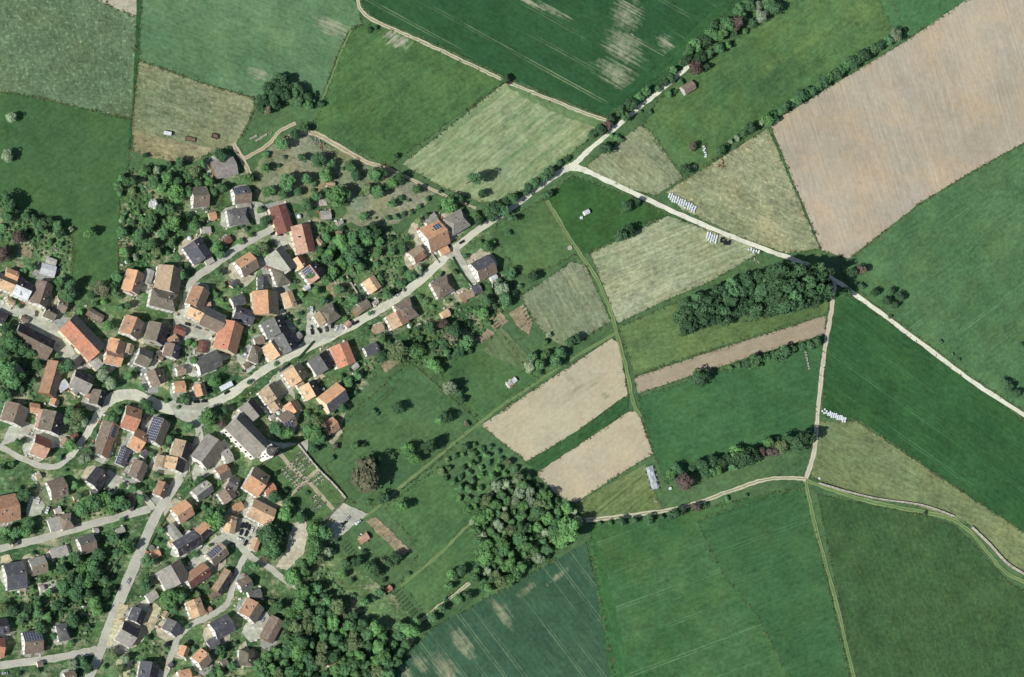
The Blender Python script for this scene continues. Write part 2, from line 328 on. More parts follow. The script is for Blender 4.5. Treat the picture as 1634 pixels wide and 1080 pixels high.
F('stubble_strip', [(918, 804), (1030, 740), (1040, 775), (1057, 811), (1000, 820), (932, 830)], field_mat((130, 144, 96), (88, 116, 68), aim(.8, -.6), .9, .4, .5, .6), amp=.8)
F('grass_field', [(1018, 634), (1150, 592), (1314, 542), (1306, 620), (1300, 690), (1180, 722), (1062, 772), (1040, 715)], field_mat((72, 120, 78), (54, 102, 64), aim(.95, -.3), .3, .25, .6, .45, .05))
F('crop_field', [(1332, 466), (1360, 472), (1440, 530), (1640, 676), (1680, 705), (1680, 878), (1500, 760), (1372, 670), (1312, 664), (1316, 560)], field_mat((58, 106, 64), (44, 88, 52), aim(.82, .57), .5, .3, .7, .4, .04, 22, (84, 130, 84)), amp=.6)
F('stubble_field', [(1306, 672), (1368, 672), (1500, 762), (1680, 880), (1680, 950), (1610, 900), (1550, 838), (1460, 806), (1380, 790), (1294, 762)], field_mat((136, 148, 104), (104, 126, 84), aim(.88, .47), .6, .25, .6, .7, .15, patch=((160, 146, 118), .012, .8, 3)), amp=.8)
F('grass_field', [(940, 836), (1060, 824), (1120, 812), (1285, 776), (1300, 840), (1366, 1120), (985, 1120), (960, 960)], field_mat((76, 120, 78), (56, 104, 62), aim(.95, -.3), .4, .25, .9, .45, .05, 24, (108, 146, 104)), amp=.8)
F('crop_field', [(1112, 832), (1200, 800), (1284, 779), (1300, 840), (1362, 1120), (1282, 1120), (1210, 985), (1150, 910)], field_mat((69, 115, 74), (54, 100, 64), aim(.95, -.3), .4, .25, .6, .4, .03, 24, (88, 130, 88)), amp=3)
F('crop_field', [(935, 866), (958, 960), (990, 1120), (600, 1120), (650, 1040), (690, 1002), (800, 942)], field_mat((64, 104, 80), (54, 92, 70), aim(.6, .8), .3, .25, .5, .4, .05, 12, (120, 142, 110), spots=((180, 176, 142), [(802, 980, 40, 18, .6, .8), (842, 940, 30, 10, .8, -.6), (738, 1025, 42, 18, .6, .8), (712, 1068, 50, 24, .6, .8), (672, 1058, 26, 16, .6, .8), (890, 920, 30, 7, .8, -.6), (650, 1075, 30, 14, .6, .8)], .6)), amp=1)
F('crop_field', [(1304, 788), (1400, 808), (1480, 824), (1522, 838), (1560, 875), (1610, 930), (1680, 965), (1680, 1120), (1376, 1120), (1340, 960)], field_mat((72, 108, 68), (54, 90, 56), aim(.3, .95), .3, .25, .5, .7, .2), amp=.6)
F('grass_strip', [(938, 850), (948, 850), (985, 980), (1015, 1120), (982, 1120), (955, 960)], field_mat((66, 118, 70), (52, 100, 60), aim(.25, .97), .8, .3), amp=2)
# meadows and garden plots south-east of the village
F('meadow', [(545, 700), (560, 660), (640, 590), (650, 575), (672, 592), (745, 655), (762, 672), (700, 735), (605, 808), (560, 800), (520, 745)], field_mat((84, 122, 82), (66, 104, 68), aim(.8, -.6), .3, .25, .8, .6, .06))
F('meadow', [(700, 590), (770, 545), (800, 530), (840, 590), (860, 605), (770, 670), (745, 650), (715, 620)], field_mat((84, 122, 76), (64, 102, 64), aim(.8, -.6), .3, .25, .8, .6))
F('meadow', [(612, 812), (705, 742), (740, 800), (770, 850), (755, 920), (680, 980), (640, 930), (670, 880), (660, 860)], field_mat((92, 132, 86), (72, 112, 70), aim(.8, -.6), .4, .25, .7, .6, .06))
F('grass_strip', [(770, 560), (800, 520), (850, 575), (835, 590)], field_mat((110, 132, 92), (92, 118, 80), aim(.6, .8), .6, .4), amp=1)
SAND = field_mat((184, 160, 128), (150, 134, 102), aim(.75, -.6), .4, .4, .7, 1, .3)
for pts in ([(812, 500), (835, 485), (850, 510), (845, 535), (828, 522)], [(778, 512), (798, 498), (812, 512), (790, 528)], [(762, 540), (778, 524), (790, 532), (768, 548)], [(28, 392), (36, 387), (54, 393), (50, 412), (29, 403)], [(190, 383), (212, 382), (212, 410), (190, 408)], [(583, 832), (600, 824), (655, 878), (640, 886)], [(520, 458), (545, 442), (558, 455), (535, 475)], [(608, 582), (630, 566), (640, 574), (615, 596)]):
    F('bare_plot', pts, SAND, amp=1.5, step=4)
F('sandy_yard', [(468, 835), (488, 832), (492, 860), (484, 885), (458, 910), (440, 905), (455, 880), (460, 858)], field_mat((226, 210, 184), (204, 188, 162), 0, .1, .4, .6, .6), amp=1.5, step=4)
F('orchard_ground', [(400, 280), (430, 235), (480, 205), (500, 225), (560, 245), (650, 288), (700, 305), (672, 330), (640, 352), (590, 368), (545, 350), (560, 320), (500, 330), (440, 322), (412, 318)], field_mat((156, 154, 126), (108, 128, 90), aim(.9, .4), .2, .3, 1.2, .9, .15), amp=3, step=6)
# roads
ASPH = road_mat((194, 194, 179), (172, 172, 158)); PALE = road_mat((232, 233, 212), (216, 216, 194)); YARD = field_mat((214, 206, 184), (180, 174, 154), 0, .1, .3, .7, .6)
TRACK = road_mat((216, 206, 180), (192, 184, 156), (112, 134, 88), .13); GTRACK = road_mat((150, 160, 112), (120, 142, 92), (88, 122, 72), .2); SANDT = road_mat((206, 196, 170), (184, 172, 144), (150, 144, 106), .14)
strip('main_street', [(120, 1110, 12), (142, 1080, 12), (158, 1045, 13), (170, 1010, 14), (184, 975, 16), (203, 930, 17), (224, 880, 16), (244, 832, 15), (266, 795, 14), (285, 765, 14), (301, 735, 14), (313, 708, 13), (318, 688, 12), (304, 664, 14)], 13, ASPH)
strip('main_street', [(112, 728, 10), (134, 700, 10), (150, 672, 11), (166, 648, 14), (186, 632, 17), (215, 630, 17), (250, 645, 17), (288, 656, 15), (330, 646, 14), (366, 630, 14), (392, 612, 12), (420, 592, 12), (452, 572, 13), (492, 552, 16), (530, 535, 14), (570, 514, 14), (610, 491, 13), (650, 464, 13), (690, 430, 13), (722, 400, 12), (760, 369, 11), (800, 343, 10), (832, 320, 9), (870, 291, 9), (900, 271, 10), (916, 264, 12)], 12, road_mat((216, 216, 196), (194, 194, 176)))
strip('street', [(-30, 700), (0, 712), (32, 730), (62, 742), (90, 744), (112, 728)], 9, ASPH)
strip('street', [(-30, 883), (0, 875), (60, 861), (130, 841), (200, 822), (240, 812)], 11, ASPH)
strip('lane', [(172, 752), (205, 776), (232, 795), (246, 812)], 9, ASPH)
strip('street', [(-30, 1066), (0, 1062), (60, 1054), (110, 1046), (155, 1036)], 11, ASPH)
strip('lane', [(246, 1110), (262, 1078), (272, 1050), (284, 1018), (305, 997), (335, 982), (358, 968), (368, 950), (374, 925), (384, 900), (392, 886)], 9, ASPH)
strip('lane', [(365, 850), (384, 872), (404, 890), (430, 905), (455, 926), (482, 938)], 10, ASPH)
strip('lane', [(298, 462), (312, 444), (335, 427), (370, 402), (410, 378), (440, 362)], 11, ASPH)
strip('lane', [(298, 462), (297, 480), (291, 505), (283, 528), (262, 556), (240, 590)], 10, ASPH)
strip('farm_track', [(572, -30), (572, 5), (580, 20), (598, 33), (650, 56), (700, 79), (760, 107), (800, 126), (850, 147), (900, 167), (940, 183), (970, 193), (978, 204)], 6.5, TRACK)
strip('country_road', [(912, 268, 11), (925, 254, 9), (942, 237, 8), (975, 210, 7), (1010, 180, 7), (1050, 147, 7), (1092, 112, 7), (1108, 100, 5)], 7, PALE)
strip('country_road', [(908, 266, 12), (930, 270, 10), (960, 284, 8), (1020, 312, 8), (1080, 340, 8), (1140, 366, 8), (1200, 390, 8), (1250, 408, 8), (1295, 425, 7), (1332, 446, 7), (1365, 470, 8), (1420, 510, 8), (1480, 555, 8), (1540, 600, 8), (1590, 634, 8), (1680, 690, 8)], 8, PALE)
strip('farm_track', [(1332, 448), (1330, 470), (1326, 500), (1318, 545), (1309, 615), (1304, 670), (1300, 715), (1294, 740), (1287, 760), (1286, 770)], 8, road_mat((214, 206, 186), (194, 186, 166), (176, 172, 146), .08))
strip('farm_track', [(1290, 764), (1270, 763), (1240, 763), (1210, 768), (1160, 785), (1110, 803), (1060, 815), (1000, 823), (935, 830)], 7, TRACK)
strip('farm_track', [(1286, 766), (1330, 782), (1380, 798), (1430, 809), (1480, 818), (1520, 829), (1550, 850), (1580, 886), (1610, 916), (1680, 950)], 7, GTRACK)
strip('grass_track', [(1286, 768), (1291, 795), (1300, 835), (1318, 900), (1340, 985), (1370, 1110)], 7, GTRACK)
strip('farm_track', [(372, 228, 7), (378, 240, 9), (388, 256, 9), (396, 272, 8), (400, 284, 6)], 8, SANDT)
strip('farm_track', [(390, 252), (410, 242), (430, 228), (448, 208), (472, 196)], 6, SANDT)
strip('farm_track', [(478, 210, 9), (505, 214, 9), (545, 236, 9), (580, 256, 8), (610, 266, 7), (635, 276, 6), (680, 298, 6), (725, 318, 5), (760, 332, 5)], 7, SANDT)
strip('grass_track', [(872, 320), (890, 348), (912, 385), (926, 405), (950, 440), (972, 490), (984, 530), (1000, 590), (1010, 640), (1022, 665)], 7, GTRACK)
strip('grass_track', [(985, 530), (930, 562), (860, 608), (800, 648), (745, 690), (700, 728), (650, 768), (600, 812), (560, 838), (525, 868)], 4, GTRACK)
strip('grass_track', [(672, 990), (700, 968), (750, 930)], 6, TRACK)
strip('grass_track', [(560, 48), (545, 80), (532, 115), (515, 158)], 3, GTRACK)
strip('grass_track', [(640, 935), (700, 885), (740, 845), (780, 812), (820, 770)], 4, GTRACK)
# yards, pavings
for pts in ([(268, 640), (310, 630), (335, 642), (325, 680), (300, 675), (280, 665)], [(278, 495), (300, 512), (345, 530), (340, 548), (300, 540), (285, 560), (262, 555), (275, 525)], [(432, 375), (455, 372), (475, 380), (478, 400), (450, 398), (440, 390)], [(395, 318), (420, 325), (430, 350), (410, 358), (398, 340)], [(30, 490), (62, 484), (70, 505), (88, 515), (110, 545), (120, 565), (105, 575), (85, 555), (60, 530), (30, 518)], [(0, 478), (20, 482), (40, 492), (28, 505), (0, 495)], [(365, 850), (385, 826), (400, 832), (420, 838), (412, 858), (400, 880), (384, 874)], [(293, 905), (318, 880), (345, 855), (362, 850), (372, 862), (340, 890), (305, 912)], [(490, 500), (502, 492), (512, 520), (535, 518), (555, 522), (540, 535), (505, 548), (482, 552), (488, 530)], [(540, 800), (556, 806), (588, 820), (560, 842), (528, 868), (522, 852), (535, 830), (525, 825)], [(55, 690), (90, 685), (122, 700), (110, 712), (80, 715), (60, 705)], [(15, 680), (40, 672), (60, 680), (50, 695), (20, 705), (0, 712)], [(44, 790), (62, 792), (72, 805), (66, 820), (42, 825)], [(60, 930), (90, 925), (90, 945), (62, 950)], [(445, 590), (465, 620), (482, 650), (470, 690), (462, 690), (472, 640), (440, 605)], [(172, 760), (198, 758), (190, 778), (180, 790), (165, 778)], [(208, 985), (225, 960), (240, 955), (235, 990), (230, 1020), (200, 1040), (180, 1030), (185, 990)], [(320, 720), (358, 700), (372, 712), (340, 755), (310, 772), (306, 755)], [(708, 405), (730, 392), (748, 425), (760, 452), (752, 458), (730, 420)], [(410, 985), (425, 975), (435, 990), (422, 1015), (400, 1025), (385, 1010), (392, 995)], [(398, 690), (440, 705), (475, 708), (492, 700), (490, 720), (470, 725)], [(375, 560), (395, 575), (410, 585), (395, 595), (378, 575)], [(440, 500), (452, 492), (470, 520), (480, 545), (460, 540)]):
    F('paved_yard', pts, YARD, amp=1.2, step=5)
for pts in ([(215, 520), (235, 540), (228, 552), (212, 540)], [(230, 980), (245, 962), (258, 970), (248, 1000), (235, 1015), (210, 1035), (205, 1030)], [(190, 960), (205, 965), (190, 1000), (178, 1035), (170, 1030), (180, 990)], [(505, 590), (520, 600), (508, 612), (500, 604)], [(540, 678), (548, 690), (530, 710), (525, 705)], [(382, 1030), (392, 1022), (398, 1040), (388, 1070), (382, 1060)], [(80, 480), (92, 470), (95, 480), (82, 490)], [(50, 1000), (75, 1000), (76, 1008), (52, 1008)], [(28, 940), (42, 938), (42, 950), (28, 950)], [(0, 888), (16, 885), (20, 897), (2, 902)], [(245, 590), (262, 588), (264, 610), (255, 618)], [(430, 805), (448, 798), (465, 808), (450, 815)], [(185, 1055), (200, 1045), (212, 1060), (205, 1080), (190, 1080)], [(700, 352), (690, 342), (702, 338)]):
    F('sandy_terrace', pts, field_mat((214, 198, 160), (178, 164, 130), 0, .1, .3, .8, 1, .35), amp=1.5, step=4)
# cemetery lawn with gravel paths
F('cemetery_lawn', [(418, 742), (455, 715), (475, 708), (505, 745), (552, 797), (528, 818), (505, 840), (470, 800), (440, 770)], field_mat((96, 128, 84), (66, 104, 62), 0, .1, .3, .8, .9, .2), amp=1)
GRAV = road_mat((186, 176, 150), (164, 154, 128))
strip('gravel_path', [(445, 722), (465, 745), (488, 765), (512, 790), (532, 813)], 6, GRAV)
strip('gravel_path', [(464, 790), (486, 768), (508, 748)], 5, GRAV)
# ================================================================ houses
COLS = dict(O=(222, 174, 136), o=(190, 150, 122), R=(140, 96, 86), S=(212, 150, 122), T=(186, 166, 138), B=(142, 128, 114), G=(160, 157, 149), D=(98, 100, 108), K=(66, 66, 74),
            Y=(228, 194, 156), P=(80, 94, 116), W=(226, 232, 234), L=(188, 186, 176), U=(176, 178, 164), H=(130, 124, 110), X=(210, 170, 146), C=(116, 118, 116))
WALLS = dict(w=(243, 240, 231), c=(236, 222, 192), b=(150, 118, 90), g=(190, 188, 180), t=(205, 180, 150))
def window_mesh():
    bm = bmesh.new()
    box(bm, -.6, .6, -.06, .03, -.75, -.66, 0); box(bm, -.6, .6, -.06, .03, .66, .75, 0); box(bm, -.6, -.51, -.06, .03, -.66, .66, 0); box(bm, .51, .6, -.06, .03, -.66, .66, 0)
    box(bm, -.04, .04, -.05, .025, -.66, .66, 0); quad(bm, [(-.51, -.02, -.66), (.51, -.02, -.66), (.51, -.02, .66), (-.51, -.02, .66)], 1)
    me = bpy.data.meshes.new('window'); bm.to_mesh(me); bm.free(); me.materials.append(M_FRAME); me.materials.append(M_GLASS); return me
def door_mesh():
    bm = bmesh.new(); box(bm, -.55, .55, -.05, .03, 0, 2.15, 0); box(bm, -.65, -.55, -.07, .03, 0, 2.25, 1); box(bm, .55, .65, -.07, .03, 0, 2.25, 1); box(bm, -.55, .55, -.07, .03, 2.15, 2.25, 1); box(bm, -.3, .3, -.07, -.05, 1.3, 1.9, 2)
    me = bpy.data.meshes.new('door'); bm.to_mesh(me); bm.free()
    for m in (M_WOOD, M_FRAME, M_GLASS): me.materials.append(m)
    return me
def barn_door_mesh():
    bm = bmesh.new(); box(bm, -1.7, -.03, -.06, .03, 0, 3.2, 0); box(bm, .03, 1.7, -.06, .03, 0, 3.2, 0); box(bm, -1.85, 1.85, -.09, .03, 3.2, 3.4, 0)
    for x in (-1.5, -.9, -.3, .3, .9, 1.5): box(bm, x - .06, x + .06, -.09, -.06, .1, 3.1, 0)
    me = bpy.data.meshes.new('barn_door'); bm.to_mesh(me); bm.free(); me.materials.append(M_WOOD); return me
ME_WIN, ME_DOOR, ME_BARN = window_mesh(), door_mesh(), barn_door_mesh()
def inst(name, me, parent, loc, rz=0, sc=None, col=None):
    o = bpy.data.objects.new(name, me); link(o); o.parent = parent; o.location = loc; o.rotation_euler[2] = rz
    if sc: o.scale = sc
    if col: o.color = col
    return o
HBASE = []
FOOT = []     # footprints (x, y, radius) on the survey, used to keep plants off the roofs
HN = {}
def house(x1, y1, x2, y2, W, eave, rise, cols, label, wall='w', hip=0, kind='house', ch=1, sky_=0, solar=None, win=1, patch=None, cat=None, flat=0):
    W *= .95; rise *= 1.14 if not flat else 1
    zr = eave + rise
    A, B = P(x1, y1, zr), P(x2, y2, zr); d = B - A; L = d.length; ang = math.atan2(d.y, d.x)
    c = (A + B) / 2; c.z = 0
    name = {'house': 'village_house', 'barn': 'barn', 'shed': 'shed', 'garage': 'garage'}.get(kind, kind)
    root = empty(name, c, ang); tag(root, label, cat or kind, {'house': 'houses of the village', 'barn': 'barns of the village', 'shed': 'sheds and small outbuildings', 'garage': 'sheds and small outbuildings'}.get(kind))
    w = W * S; hw = w / 2; ov = .45 if kind != 'shed' else .2
    wl, ww = L / 2 - ov, hw - ov
    M = Matrix.Rotation(-ang, 3, 'Z'); view = M @ (-DV); sunl = M @ SUN
    wb = bmesh.new()
    hip_in = min(hip * hw, L / 2 - .4)
    for s in (-1, 1):   # long walls, then gables
        quad(wb, [(-wl * s, -ww * s, 0), (wl * s, -ww * s, 0), (wl * s, -ww * s, eave), (-wl * s, -ww * s, eave)])
        if hip or flat: quad(wb, [(wl * s, -ww * s, 0), (wl * s, ww * s, 0), (wl * s, ww * s, eave), (wl * s, -ww * s, eave)])
        else: quad(wb, [(wl * s, -ww * s, 0), (wl * s, ww * s, 0), (wl * s, ww * s, eave), (wl * s, 0, eave + rise * (ww / hw)), (wl * s, -ww * s, eave)])
    wj = R.uniform(.93, 1.02); wc = lin(tuple(v * wj for v in WALLS[wall]), 1.0)
    obj('wall', wb, M_WALL, root, (0, 0, 0), col=wc)
    # roof: two thick slopes (and hipped ends), coloured per slope, the one off the sun mostly darkened as painted shade
    cs = cols.split('/'); jit = [R.uniform(.93, 1.06)] * 3
    def rc(k, u=1):
        v = COLS[k] if isinstance(k, str) else k
        return lin(tuple(min(250, q * j * u) for q, j in zip(v, jit)), KR)
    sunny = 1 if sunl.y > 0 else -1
    rb = bmesh.new(); cl = rb.loops.layers.float_color.new('Col'); th = .22
    def face(pts, colr):
        f = quad(rb, pts)
        for l in f.loops: l[cl] = colr
    e0 = eave - .12
    def slope_pt(s, x, t, up=0): return (x, s * hw * t, eave + rise * (1 - t) + up)
    for s in (-1, 1):
        k = rc(cs[0] if s == sunny or len(cs) == 1 else cs[1])  # second colour: usually shade put into the tile colour, sometimes a real second tone
        xr = L / 2 - hip_in
        n = max(2, int(L / 3))
        for i in range(n):     # split along the ridge so that the eaves sag a little and tiles vary
            f0, f1 = i / n, (i + 1) / n
            p = [(-xr + 2 * xr * f0, 0, eave + rise), (-L / 2 + L * f0, s * hw, eave), (-L / 2 + L * f1, s * hw, eave), (-xr + 2 * xr * f1, 0, eave + rise)]
            kk = k
            if patch and s == sunny and patch[0] <= (f0 + f1) / 2 <= patch[1]: kk = rc(patch[2])
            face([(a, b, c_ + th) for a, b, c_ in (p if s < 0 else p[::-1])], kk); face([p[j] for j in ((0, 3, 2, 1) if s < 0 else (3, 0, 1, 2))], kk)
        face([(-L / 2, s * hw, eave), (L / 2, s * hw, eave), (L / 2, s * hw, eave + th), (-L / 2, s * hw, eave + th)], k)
        if hip:
            ke = rc(cs[0])
            p = [(s * xr, 0, eave + rise + th), (s * L / 2, -hw, eave + th), (s * L / 2, hw, eave + th)]
            face(p if s > 0 else p[::-1], ke); face([(s * L / 2, -hw, eave), (s * L / 2, hw, eave), (s * L / 2, hw, eave + th), (s * L / 2, -hw, eave + th)], ke)
        else:
            for q in (-1, 1):
                face([(s * L / 2, 0, eave + rise), (s * L / 2, q * hw, eave), (s * L / 2, q * hw, eave + th), (s * L / 2, 0, eave + rise + th)], rc(cs[0], .9))
    kr = rc(cs[0], 1.04)   # ridge cap
    for a, b in ((-.16, .02), (.02, -.16)):
        pass
    rr = L / 2 - hip_in
    face([(-rr, -.18, zr + th - .02), (rr, -.18, zr + th - .02), (rr, 0, zr + th + .1), (-rr, 0, zr + th + .1)], kr); face([(-rr, 0, zr + th + .1), (rr, 0, zr + th + .1), (rr, .18, zr + th - .02), (-rr, .18, zr + th - .02)], kr)
    bmesh.ops.recalc_face_normals(rb, faces=rb.faces)
    roof = obj('roof', rb, M_ROOF, root, (0, 0, 0))
    pitch = math.atan2(rise, hw)
    def on_slope(s, x, t, lift):
        return Matrix.Translation((x, s * hw * t, eave + rise * (1 - t) + th + lift)) @ Matrix.Rotation(-s * pitch, 4, 'X')
    if ch and kind == 'house':
        for q in range(ch):
            x = R.uniform(-.3, .3) * L; s = R.choice((-1, 1)); t = R.uniform(.12, .35); zb = eave + rise * (1 - t)
            b = bmesh.new(); box(b, x - .4, x + .4, s * hw * t - .35, s * hw * t + .35, zb - .5, zr + .9, 0); box(b, x - .48, x + .48, s * hw * t - .43, s * hw * t + .43, zr + .9, zr + 1.05, 1)
            obj('chimney', b, [M_DARKSTONE, M_STONE], roof)
    for q in range(sky_):
        b = bmesh.new(); s = sunny if R.random() < .75 else -sunny
        Mx = on_slope(s, (R.uniform(-.36, .36)) * L, R.uniform(.3, .7), .02); box(b, -.6, .6, -.8, .8, 0, .07, 0, Mx); box(b, -.5, .5, -.7, .7, .07, .1, 1, Mx); obj('skylight', b, [M_FRAME, M_GLASS], roof)
    if solar:
        u0, u1, t0, t1 = solar[:4]; s = sunny if len(solar) < 5 else -sunny
        hp = math.hypot(hw, rise) * (t1 - t0) / 2; b = bmesh.new(); Mx = on_slope(s, (u0 + u1) / 2 * L, (t0 + t1) / 2, .03); xl = (u1 - u0) * L / 2
        box(b, -xl, xl, -hp, hp, 0, .08, 1, Mx); nx, ny = max(2, int(xl * 2 / 1.7)), max(1, int(hp * 2 / 1.1))
        for i in range(nx):
            for j in range(ny): box(b, -xl + 2 * xl * (i + .05) / nx, -xl + 2 * xl * (i + .95) / nx, -hp + 2 * hp * (j + .05) / ny, -hp + 2 * hp * (j + .95) / ny, .08, .1, 0, Mx)
        obj('solar_panel', b, [M_SOLAR, M_FRAME], roof)
    if kind == 'house' and L > 9.5 and R.random() < .3 and not solar and hip == 0:      # a dormer
        x = R.uniform(-.22, .22) * L; s = sunny; db = bmesh.new(); dw = 1.3; yo = s * hw * .78; zb = eave + rise * .2; hh_ = 1.5; yi = s * hw * .22
        y0_, y1_ = min(yo, yi), max(yo, yi); box(db, x - dw, x + dw, y0_, y1_, zb, zb + hh_)
        dm = obj('dormer', db, M_WALL, roof, col=wc); dr = bmesh.new(); c2_ = dr.loops.layers.float_color.new('Col'); kk = rc(cs[0])
        yo2 = yo + s * .25
        for q in (-1, 1):
            f = quad(dr, [(x, yo2, zb + hh_ + .75), (x + q * (dw + .2), yo2, zb + hh_ - .05), (x + q * (dw + .2), yi * .4, zb + hh_ - .05), (x, yi * .4, zb + hh_ + .75)])
            for l in f.loops: l[c2_] = kk
        obj('dormer_roof', dr, M_ROOF, roof)
    if kind in ('house', 'barn'):
        for s in (-1, 1): gb = bmesh.new(); tube(gb, (-L / 2, s * (hw + .06), eave + .02), (L / 2, s * (hw + .06), eave + .02), .08, .08, 5); obj('gutter', gb, M_METAL, roof)
    # openings on the two sides that face the view, the far sides get a few as well
    sides = [((0, -ww), 0, 2 * wl), ((0, ww), math.pi, 2 * wl), ((-wl, 0), -math.pi / 2, 2 * ww), ((wl, 0), math.pi / 2, 2 * ww)]
    for (sx, sy), rz, ln in sides:
        nrm = Vector((math.sin(rz), -math.cos(rz), 0)); vis = nrm.dot(view) > .05
        if not vis or not win: continue
        ax = Vector((math.cos(rz), math.sin(rz), 0)); base = Vector((sx, sy, 0)) + nrm * .02
        if kind == 'house':
            nw = max(1, min(5, int(ln / 3.1)))
            for fl in range(1 if eave < 4.6 else (2 if eave < 7.6 else 3)):
                for i in range(nw):
                    xx = (i + .5) / nw * ln - ln / 2
                    if fl == 0 and i == nw // 2 and rz in (0, math.pi): inst('door', ME_DOOR, root, base + ax * xx, rz); continue
                    inst('window', ME_WIN, root, base + ax * xx + Vector((0, 0, 1.55 + 2.75 * fl)), rz)
            if not hip and abs(sx) > .01 and rise > 3: inst('window', ME_WIN, root, base + Vector((0, 0, eave + .9)), rz, (.8, 1, .8))
        elif kind == 'barn' and ln > 7:
            inst('barn_door', ME_BARN, root, base, rz); 
            if ln > 16: inst('barn_door', ME_BARN, root, base + ax * ln * .3, rz); inst('window', ME_WIN, root, base - ax * ln * .28 + Vector((0, 0, 2.2)), rz)
        elif ln > 2.6 and rz == (0 if view.y < 0 else math.pi): inst('door', ME_DOOR, root, base, rz)
    mx, my = (x1 + x2) / 2, (y1 + y2) / 2
    nseg = max(1, int(math.dist((x1, y1), (x2, y2)) / 8))
    for i in range(nseg + 1): FOOT.append((x1 + (x2 - x1) * i / nseg - zr * .94, y1 + (y2 - y1) * i / nseg + zr * .44, W * .5))
    HBASE.append((mx - zr * .94, my + zr * .44, math.dist((x1, y1), (x2, y2)), W, math.atan2(y2 - y1, x2 - x1), kind))
    return root
# ================================================================ trees
def leafy(seed, lumps, per, leaf, flat=1.0, spread=.62, lr=(.26, .42), cone=0):
    r = random.Random(seed); bm = bmesh.new()
    for k in range(lumps):
        while 1:
            p = Vector((r.uniform(-1, 1), r.uniform(-1, 1), r.uniform(-1, 1)))
            if .25 < p.length < 1: break
        p = p.normalized() * r.uniform(.3, 1.12) * spread
        if cone: z = r.uniform(-.9, .9); q = (1 - (z + .9) / 1.95) * .75; p = Vector((p.x * q / spread * 1.2, p.y * q / spread * 1.2, z))
        rad = r.uniform(*lr) * ((1.15 - (p.z + .9) / 1.9) if cone else 1)
        for i in range(per):
            n = Vector((r.gauss(0, 1), r.gauss(0, 1), r.gauss(.25, 1))).normalized()
            c = p + Vector((n.x, n.y, n.z * flat)) * rad * r.uniform(.7, 1.08)
            n2 = (n * .9 + p * .2 + Vector((r.uniform(-.55, .55), r.uniform(-.55, .55), .3 + r.uniform(-.35, .5)))).normalized()
            t = n2.orthogonal().normalized(); t = Matrix.Rotation(r.uniform(0, 6.28), 3, n2) @ t; b = n2.cross(t); s = leaf * r.uniform(.6, 1.25)
            bm.faces.new([bm.verts.new(c + t * s), bm.verts.new(c + b * s * .7), bm.verts.new(c - t * s), bm.verts.new(c - b * s * .7)])
    me = bpy.data.meshes.new('crown'); bm.to_mesh(me); bm.free(); me.materials.append(M_LEAF); return me
def trunk_mesh(seed):
    r = random.Random(seed); bm = bmesh.new(); tube(bm, (0, 0, -.25), (.02, .01, .5), .055, .04); tube(bm, (.02, .01, .5), (0, 0, 1.0), .04, .018)
    for k in range(6):
        a = k * 1.05 + r.uniform(-.3, .3); z = r.uniform(.4, .8); tube(bm, (0, 0, z), (math.cos(a) * .3, math.sin(a) * .3, z + r.uniform(.15, .35)), .02, .006, 5)
    me = bpy.data.meshes.new('trunk'); bm.to_mesh(me); bm.free(); me.materials.append(M_BARK); return me
ME_TREE = [leafy(k, 20 + k % 3 * 4, 62, .105) for k in range(6)]
ME_SMALL = [leafy(20 + k, 12, 60, .14, lr=(.32, .48), spread=.55) for k in range(4)]
ME_BUSH = [leafy(40 + k, 10, 46, .16, flat=.8, lr=(.34, .5), spread=.55) for k in range(4)]
ME_CONE = [leafy(60 + k, 30, 40, .1, lr=(.16, .26), cone=1) for k in range(2)]
ME_TRUNK = [trunk_mesh(k) for k in range(3)]
TC = dict(g=(88, 124, 84), b=(98, 137, 86), d=(70, 99, 70), p=(134, 152, 124), o=(104, 122, 86), r=(98, 88, 82), w=(226, 230, 216), t=(112, 114, 92), v=(82, 117, 82))
TNAME = dict(g='green', b='bright green', d='dark green', p='pale grey-green', o='olive green', r='copper brown', w='white blossoming', t='brownish', v='deep green')
PLANTS = []
def plant(x, y, r, k='g', h=1.0, note=None):
    """x, y, r: the crown as read off the view; h: height factor; note: label of an indistinguishable set"""
    if not note: r *= R.uniform(.8, 1.3) if x > 760 and r < 12 else R.uniform(.82, 1.2)
    PLANTS.append((x, y, r * (1.17 if r >= 7 and not note else 1.06), k, h, note))
LM = []      # (x, y, short name)
